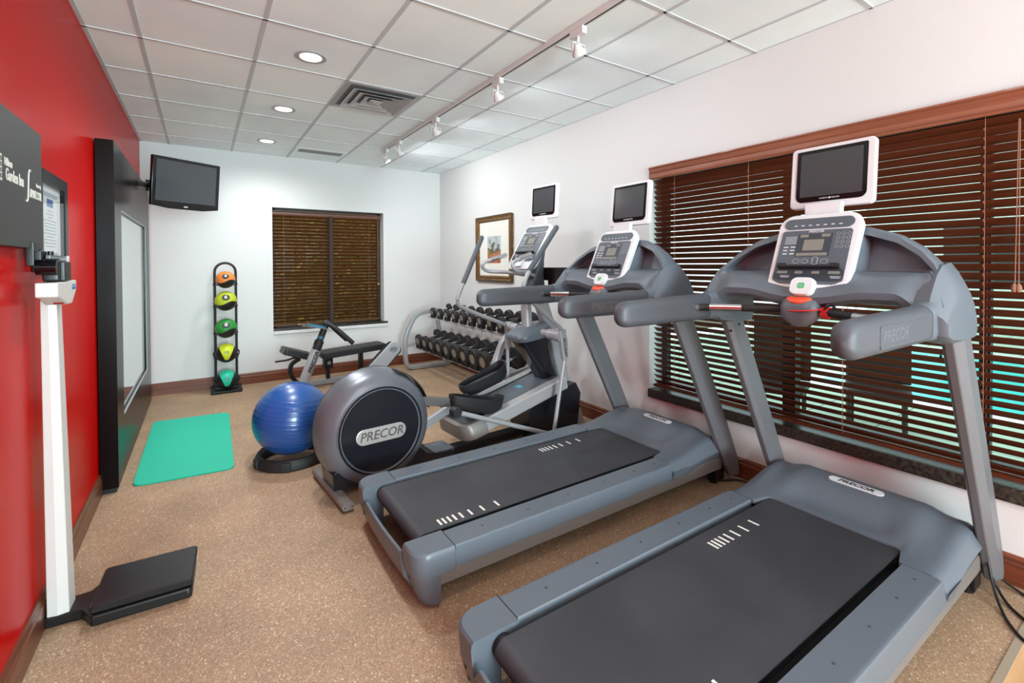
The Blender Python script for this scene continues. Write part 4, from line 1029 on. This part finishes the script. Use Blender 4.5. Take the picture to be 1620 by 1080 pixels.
sx = N(nt, 'ShaderNodeSeparateXYZ'); nt.links.new(tc.outputs['Object'], sx.inputs[0])
mr = N(nt, 'ShaderNodeMapRange'); mr.inputs[1].default_value = .22; mr.inputs[2].default_value = .62; nt.links.new(sx.outputs[2], mr.inputs[0])
ad = N(nt, 'ShaderNodeMath', operation='ADD'); mm = N(nt, 'ShaderNodeMath', operation='MULTIPLY_ADD'); mm.inputs[1].default_value = 1.3; mm.inputs[2].default_value = -.65
nt.links.new(n_.outputs['Fac'], mm.inputs[0]); nt.links.new(mm.outputs[0], ad.inputs[0]); nt.links.new(mr.outputs[0], ad.inputs[1])
r = ramp(nt, [(.0, (168, 86, 52)), (.28, (190, 120, 80)), (.42, (110, 110, 70)), (.5, (60, 62, 60)), (.6, (196, 204, 208)), (.8, (170, 186, 198)), (1, (176, 170, 150))]); nt.links.new(ad.outputs[0], r.inputs[0]); nt.links.new(r.outputs[0], b.inputs['Base Color'])
MB().b2((-.0125, -.155, .225), (-.0102, .155, .56)).build('print', M_art, t)
MB().b2((-.016, -w2+.065, .065), (-.0148, w2-.065, h2-.065)).build('glazing', M_clear, t)

# ================================================================== DUMBBELL RACK AND DUMBBELLS
RY0, RY1 = 3.86, 6.20
t = thing('dumbbell_rack', 'two-tier silver tube rack of dumbbells along the white right wall', 'rack', (2.68, (RY0+RY1)/2, 0))
ox, oy = 2.68, (RY0+RY1)/2
path = fillet([(3.0, 0, .03), (2.335, 0, .03), (2.32, 0, .44), (2.475, 0, .775), (2.80, 0, .815)], .13, 8)
for y in (RY0, RY1):
    mb = MB(); mb.tube([(p[0]-ox, y-oy, p[2]) for p in path], 1, sec=rrect(.055, .075, .012, 2), up=(0, 1, 0)); ef = mb.build('end_frame', M_silver, t, ang=35)
    mb = MB(); mb.tube([(2.79-ox, y-oy, .80), (2.93-ox, y-oy, .05)], 1, sec=rrect(.05, .07, .01, 2), up=(0, 1, 0)); mb.build('rear_strut', M_silver, ef, ang=35)
    mb = MB()
    for (a, za), (c, zc_) in (((2.33, .335), (2.86, .43)),): mb.tube([(a-ox, y-oy, za), (c-ox, y-oy, zc_)], 1, sec=rrect(.04, .04, .005, 2), up=(0, 1, 0))
    mb.build('tier_bracket', M_silver, ef, ang=35)
tiers = [((2.475, .325), (2.745, .375), (.090, .113), .055, .075), ((2.655, .740), (2.895, .785), (.062, .084), .045, .06)]
for (fx, fz), (bx_, bz), rr_, t0_, t1_ in tiers:
    for x, z in ((fx+.035, fz-.012), (bx_-.0, bz-.012)):
        MB().b2((x-.03-ox, RY0-oy+.0, z-.02), (x+.03-ox, RY1-oy, z), .003).build('shelf_rail', M_silverl, t)
M_plate = mat('dumbbell_end_plate', (150, 146, 134), .4, metal=.5)
proto = {}
def dumbbell(tier, k, n):
    (fx, fz), (bx_, bz), (r0, r1), t0_, t1_ = tiers[tier]
    q = k/(n-1); r = r0+(r1-r0)*q; th = t0_+(t1_-t0_)*q
    if tier == 0: y = 6.05-.2235*k
    else: y = 5.985-.2215*k
    A_ = Vector((fx, 0, fz+r+.002)); B_ = Vector((bx_, 0, bz+r+.002))
    d = (B_-A_).normalized(); c = (A_+B_)/2
    lab = ('largest' if q == 1 else 'smallest' if q == 0 else None)
    ordn = ('first', 'second', 'third', 'fourth', 'fifth', 'sixth', 'seventh', 'eighth', 'ninth', 'tenth')[k]
    tn = ('lower', 'upper')[tier]
    label = 'round black dumbbell on the %s tier, %s from the far end near the back wall' % (tn, ordn)
    t = thing('dumbbell', label, 'dumbbell', (c.x, y, c.z), 0, 'dumbbells on the %s tier' % tn)
    for s, e in ((-1, A_-c), (1, B_-c)):
        mb = MB(); o0 = e-d*th/2; ax = d
        mb.lathe([(r*.80, 0), (r*.93, .002), (r, .010), (r, th-.010), (r*.93, th-.002), (r*.75, th)], o0, ax, n=32)
        hd_ = mb.build('head', M_rubber, t)
        o1 = e+d*(s*th/2); mb = MB(); mb.cyl(o1-d*s*.001, o1+d*s*.0025, r*.50, n=24); mb.build('end_plate', M_plate, hd_)
    mb = MB(); mb.cyl(A_-c+d*th*.4, B_-c-d*th*.4, .017, n=16); mb.build('handle', M_chrome, t)
    # black saddles that carry the two heads
    for e in (A_, B_):
        mb = MB(); w_ = r*.8; z0_ = (fz if e is A_ else bz)-.012
        P = [(-w_, 0), (w_, 0), (w_, r*.42)]+[(w_*math.cos(PI*j/10), r*.42+.012-(r*.9-math.sqrt(max(0, (r*1.02)**2-(w_*math.cos(PI*j/10))**2))*.0)*0-(.0)) for j in ()]
        pr_ = [(-w_, 0), (w_, 0)]+[((r+.003)*math.sin(a), (e.z-z0_)-(r+.003)*math.cos(a)) for a in [math.radians(50-10*j) for j in range(11)]]
        mb.loft([[(e.x-ox+dx, y-oy+a, z0_+c_) for a, c_ in pr_] for dx in (-.02, .02)]); mb.build('saddle', M_black, rack_t)
rack_t = t
for k in range(10): dumbbell(0, k, 10)
for k in range(10): dumbbell(1, k, 10)

# ================================================================== BENCH
t = thing('weight_bench', 'black padded adjustable weight bench below the back window', 'bench', (1.35, 6.02, 0), math.radians(4))
mb = MB()
def pad(a, c, w_, th, e=.02):
    a, c = Vector(a), Vector(c); d = (c-a).normalized(); up_ = Vector((-d.z, 0, d.x)); L_ = (c-a).length
    Mx = Matrix((d, Vector((0, 1, 0)), up_)).transposed().to_4x4(); Mx.translation = a
    mb = MB(); 
    mb.loft([[Mx @ Vector((p[0]*k_+L_/2, p[1]*k_, z)) for p in rrect(L_, w_, .03, 4)] for z, k_ in ((0, .97), (.008, 1), (th-.015, 1), (th-.003, .98), (th, .95))]); return mb
pad((-.17, 0, .335), (.62, 0, .375), .27, .075).build('back_pad', M_pad, t, ang=50)
pad((-.60, 0, .445), (-.235, 0, .315), .27, .075).build('seat_pad', M_pad, t, ang=50)
mb = MB(); mb.b2((-.42, -.03, .02), (.62, .03, .075), .004); mb.build('base_rail', M_silver, t)
mb = MB(); mb.b2((-.46, -.22, .0), (-.40, .22, .05), .004); mb.b2((.58, -.25, .0), (.64, .25, .05), .004); mb.build('cross_foot', M_silver, t)
mb = MB(); mb.tube(smooth_path([(-.40, 0, .36), (-.49, 0, .30), (-.50, 0, .19), (-.44, 0, .09), (-.36, 0, .06)], 5), 1, sec=rrect(.045, .05, .006, 2), up=(0, 1, 0)); mb.build('curved_leg', M_black, t)
mb = MB(); mb.b2((-.13, -.05, .20), (-.03, .05, .35), .006); mb.b2((-.10, -.025, .07), (-.06, .025, .21)); kk = mb.build('pivot_bracket', M_black, t)
mb = MB(); mb.cyl((-.08, -.05, .275), (-.08, -.062, .275), .022, n=16); mb.build('pivot_bolt', M_silver, kk)
mb = MB(); mb.b2((.30, -.03, .07), (.35, .03, .39), .004); mb.build('rear_post', M_black, t)
mb = MB(); mb.tube(smooth_path([(-.40, -.02, .36), (-.47, -.05, .385), (-.55, -.08, .372), (-.68, -.10, .372)], 5), .011, 8); mb.build('lift_handle', M_rubber, t)

# ================================================================== SLANTED-POST MACHINE
t = thing('exercise_machine', 'low exercise machine with a slanted silver post and black handlebar, behind the blue ball', 'exercise machine', (1.2, 5.2, 0))
def e_(x, y, z): return (x-1.2, y-5.2, z)
mb = MB(); mb.tube([e_(.80, 5.2, .10), e_(1.0, 5.2, .62)], 1, sec=[(.038*math.cos(a*PI/8), .05*math.sin(a*PI/8)) for a in range(16)]); po = mb.build('post', M_silver, t)
dpo = (Vector(e_(1.0, 5.2, .62))-Vector(e_(.80, 5.2, .10))).normalized()
mb = MB(); text_into(mb, 'PRECOR', .055, frame(Vector(e_(.945, 5.2-.046, .46))+Vector((.005, -.003, 0)), dpo, (-dpo.z, 0, dpo.x)), .0015, .15, 1.1, .001); mb.build('lettering', M_black, po)
mb = MB(); mb.tube([e_(.985, 5.2, .58), e_(1.02, 5.2, .67)], .047, 16); mb.tube([e_(1.02, 5.2, .67), e_(1.085, 5.2, .84)], .034, 16); sl = mb.build('post_sleeve', M_rubber, t)
mb = MB(); mb.tube([e_(1.028, 5.2, .69), e_(1.038, 5.2, .715)], .036, 16); mb.build('blue_collar', mat('teal_collar', (44, 98, 122), .4), sl)
mb = MB(); mb.sph(e_(1.09, 5.2, .845), (.045, .05, .04), 16, 10)
for s in (-1, 1): mb.tube(smooth_path([e_(1.09, 5.2+s*.02, .85), e_(1.16, 5.2+s*.09, .80), e_(1.24, 5.2+s*.12, .72), e_(1.33, 5.2+s*.13, .63)], 5), .0235, 12)
mb.build('handlebar', M_rubber, t)
mb = MB(); Mx = frame(e_(.99, 5.2, .835), (0, -1, 0), (-.9, 0, .2)); panel(mb, Mx, .20, .17, .03, .018); pl_ = mb.build('display_tray', mat('teal_collar', (44, 98, 122)), t)
mb = MB(); mb.tube([Mx @ Vector((a, c+.02, .02)) for a, c in rrect(.19, .30, .05, 4)], .003, 6, close=True); mb.build('wire_rest', M_chrome, pl_)
mb = MB(); mb.b2(e_(.70, 5.16, .03), e_(1.65, 5.24, .09), .006); mb.build('base_beam', M_rubber, t)
mb = MB(); mb.b2(e_(.72, 4.98, .0), e_(.79, 5.42, .05), .006); mb.b2(e_(1.60, 4.95, .0), e_(1.67, 5.45, .05), .006); mb.build('cross_foot', M_rubber, t)
mb = MB(); mb.tube([e_(.72, 5.2, .06), e_(.86, 5.2, .26)], .035, 10); mb.build('post_brace', M_silver, t)
a, c = Vector(e_(1.40, 5.12, .12)), Vector(e_(1.845, 5.12, .57)); d = (c-a).normalized(); up_ = Vector((-d.z, 0, d.x)); L_ = (c-a).length
Mx = Matrix((d, up_, Vector((0, -1, 0)))).transposed().to_4x4(); Mx.translation = a
P = [(0, -.085), (L_-.06, -.075)]+[(L_-.06+.06*math.cos(q_), .075*math.sin(q_)) for q_ in [math.radians(-72+18*j) for j in range(9)]]+[(L_-.06, .075), (0, .085)]
mb = MB(); mb.loft([[Mx @ Vector((p[0], p[1], z)) for p in P] for z in (-.03, .0)]); sa = mb.build('slanted_plate', M_silver, t, bevel=.006, label='silver slanted plate')
mb = MB(); mb.loft([[Mx @ Vector((p[0]*.97+.02, p[1]*.95-.035, z)) for p in P] for z in (-.22, -.035)]); mb.build('pad', M_pad, t, bevel=.015)
mb = MB(); Me = frame(Mx @ Vector((L_-.085, .0, .001)), (1, 0, 0), (0, 0, 1)); text_into(mb, 'XD', .045, Me, .0006, 0, 1.1, .001); mb.tube([Me @ Vector((.042*math.cos(q_*PI/10), .028*math.sin(q_*PI/10), .001)) for q_ in range(20)], .002, 4, close=True); mb.build('plate_emblem', M_vdark, sa)
mb = MB(); mb.b2(e_(1.62, 5.15, .05), e_(1.74, 5.25, .34), .01); mb.build('plate_support', M_black, t)

# ================================================================== CEILING FITTINGS
for i, (x, y) in enumerate(DL):
    lab = ['nearest the camera of the three in view', 'middle one of the three in view', 'furthest of the three, near the back wall', 'added out of view above the camera', 'added out of view behind the camera on the left', 'added out of view behind the camera on the right'][i]
    t = thing('recessed_downlight', 'round recessed ceiling light, '+lab, 'ceiling light', (x, y, CEIL), 0, 'recessed ceiling lights')
    mb = MB(); mb.lathe([(.098, -.0005), (.098, -.004), (.094, -.007), (.074, -.007), (.068, -.004), (.066, -.0005)], (0, 0, 0), n=40, caps=False); mb.build('trim_ring', M_diff, t)
    mb = MB(); mb.cyl((0, 0, -.0055), (0, 0, -.0035), .067, n=36); mb.build('lens', M_emit, t)
TX = 1.82
t = thing('lighting_track', 'long white track for spotlights fixed under the ceiling', 'track light rail', (TX, 3.6, CEIL))
mb = MB(); mb.b2((-.018, -2.4, -.034), (.018, 1.93, -.004)); mb.build('track_channel', M_trk, t)
mb = MB(); mb.b2((-.006, -2.38, -.0345), (.006, 1.91, -.0338)); mb.build('track_slot', M_vdark, t)
mb = MB(); mb.b2((-.022, 1.90, -.04), (.022, 1.95, -.002)); mb.build('end_cap', M_trk, t)
for i, (y, dy) in enumerate(((5.42, -.05), (4.98, .05), (4.02, .06), (2.93, .05), (2.05, .06))):
    nm = ['furthest from the camera, at the end of the track', 'second from the far end of the track', 'in the middle of the track', 'fourth from the far end of the track', 'nearest the camera on the track'][i]
    t = thing('track_spotlight', 'small white swivel spotlight, '+nm, 'spotlight', (TX, y, CEIL-.034), 0, 'spotlights on the ceiling track')
    mb = MB(); mb.b2((-.018, -.055, -.045), (.018, .055, -.001), .003); mb.build('adapter', M_trk, t)
    mb = MB(); mb.cyl((0, 0, -.04), (0, 0, -.085), .008, n=10); mb.b2((-.045, -.006, -.09), (.045, .006, -.083)); 
    for s in (-1, 1): mb.b2((s*.045-.002, -.007, -.13), (s*.045+.002, .007, -.083))
    mb.build('yoke', M_trk, t)
    d = Vector((.55, dy*4, -.6)).normalized(); o = Vector((0, 0, -.12))
    mb = MB(); mb.lathe([(.016, -.035), (.020, -.02), (.036, .006), (.042, .020), (.042, .026), (.036, .026), (.030, .012), (.012, .0)], o, d, n=28); hd_ = mb.build('lamp_head', M_trk, t)
    MB().cyl(o+d*.016, o+d*.020, .032, n=24).build('lamp_lens', M_emit, hd_)
t = thing('air_diffuser', 'square metal ceiling air diffuser with stepped vanes', 'air vent', (1.2281, 3.9348, CEIL))
def sq(r, z): return [(a*r, c*r*1.045, z) for a, c in ((-1, -1), (1, -1), (1, 1), (-1, 1))]
mb = MB(); mb.loft([sq(.30, -.0035), sq(.30, -.007), sq(.262, -.007), sq(.262, -.0035)], caps=False, close=True); mb.build('outer_frame', M_diff, t, flat=True)
mb = MB(); mb.loft([sq(.262, -.003), sq(.262, -.0042)]); mb.build('plenum_shade', mat('vent_grey', (112, 112, 114), .8), t, flat=True)  # flat grey plate stands in for the shaded gaps between vanes
for r_ in (.24, .175, .11):
    mb = MB(); mb.loft([sq(r_, -.028), sq(r_-.002, -.030), sq(r_-.055, -.006), sq(r_-.053, -.004)], caps=False, close=True); mb.build('vane', M_diff, t, flat=True)
mb = MB(); mb.loft([sq(.052, -.022), sq(.05, -.026), sq(.001, -.036)]); mb.build('centre_cone', M_diff, t, flat=True)
t = thing('slot_diffuser', 'ceiling air slot in a tile close to the back wall', 'air vent', (1.2281, 6.20, CEIL))
mb = MB(); mb.b2((-.29, -.26, -.0075), (.29, .26, -.0042)); mb.build('slot_panel', M_ceil, t)
mb = MB()
for k in range(3): mb.b2((-.25, -.17+.055*k, -.0085), (.25, -.135+.055*k, -.0074))
mb.build('air_slot', M_vdark, t)  # dark strips stand in for the shade inside the slots

# ================================================================== LOOSE CABLES
mb = MB()
for P in ([(2.86, .56, .18), (2.84, .53, .05), (2.76, .49, .008), (2.66, .44, .008), (2.60, .38, .008), (2.62, .30, .008)],
          [(2.87, .57, .17), (2.90, .54, .05), (2.84, .49, .009), (2.76, .42, .009), (2.68, .33, .009)],
          [(2.88, .58, .16), (2.97, .56, .06), (2.98, .48, .012), (2.92, .38, .010), (2.86, .3, .010)]):
    mb.tube(smooth_path(P, 7), .0055, 8)
tag(mb.build('power_cable', M_cable, loc=(2.8, .5, 0)), 'black power cables looping on the floor beside the near treadmill upright', 'cable')
mb = MB(); mb.tube(smooth_path([(2.72, 1.90, .10), (2.85, 1.84, .02), (2.98, 1.76, .012), (2.99, 1.60, .012), (2.90, 1.55, .012), (2.86, 1.48, .10)], 7), .0055, 8)
tag(mb.build('power_cable', M_cable, loc=(2.9, 1.7, 0)), 'black cable by the wall between the two treadmills', 'cable')
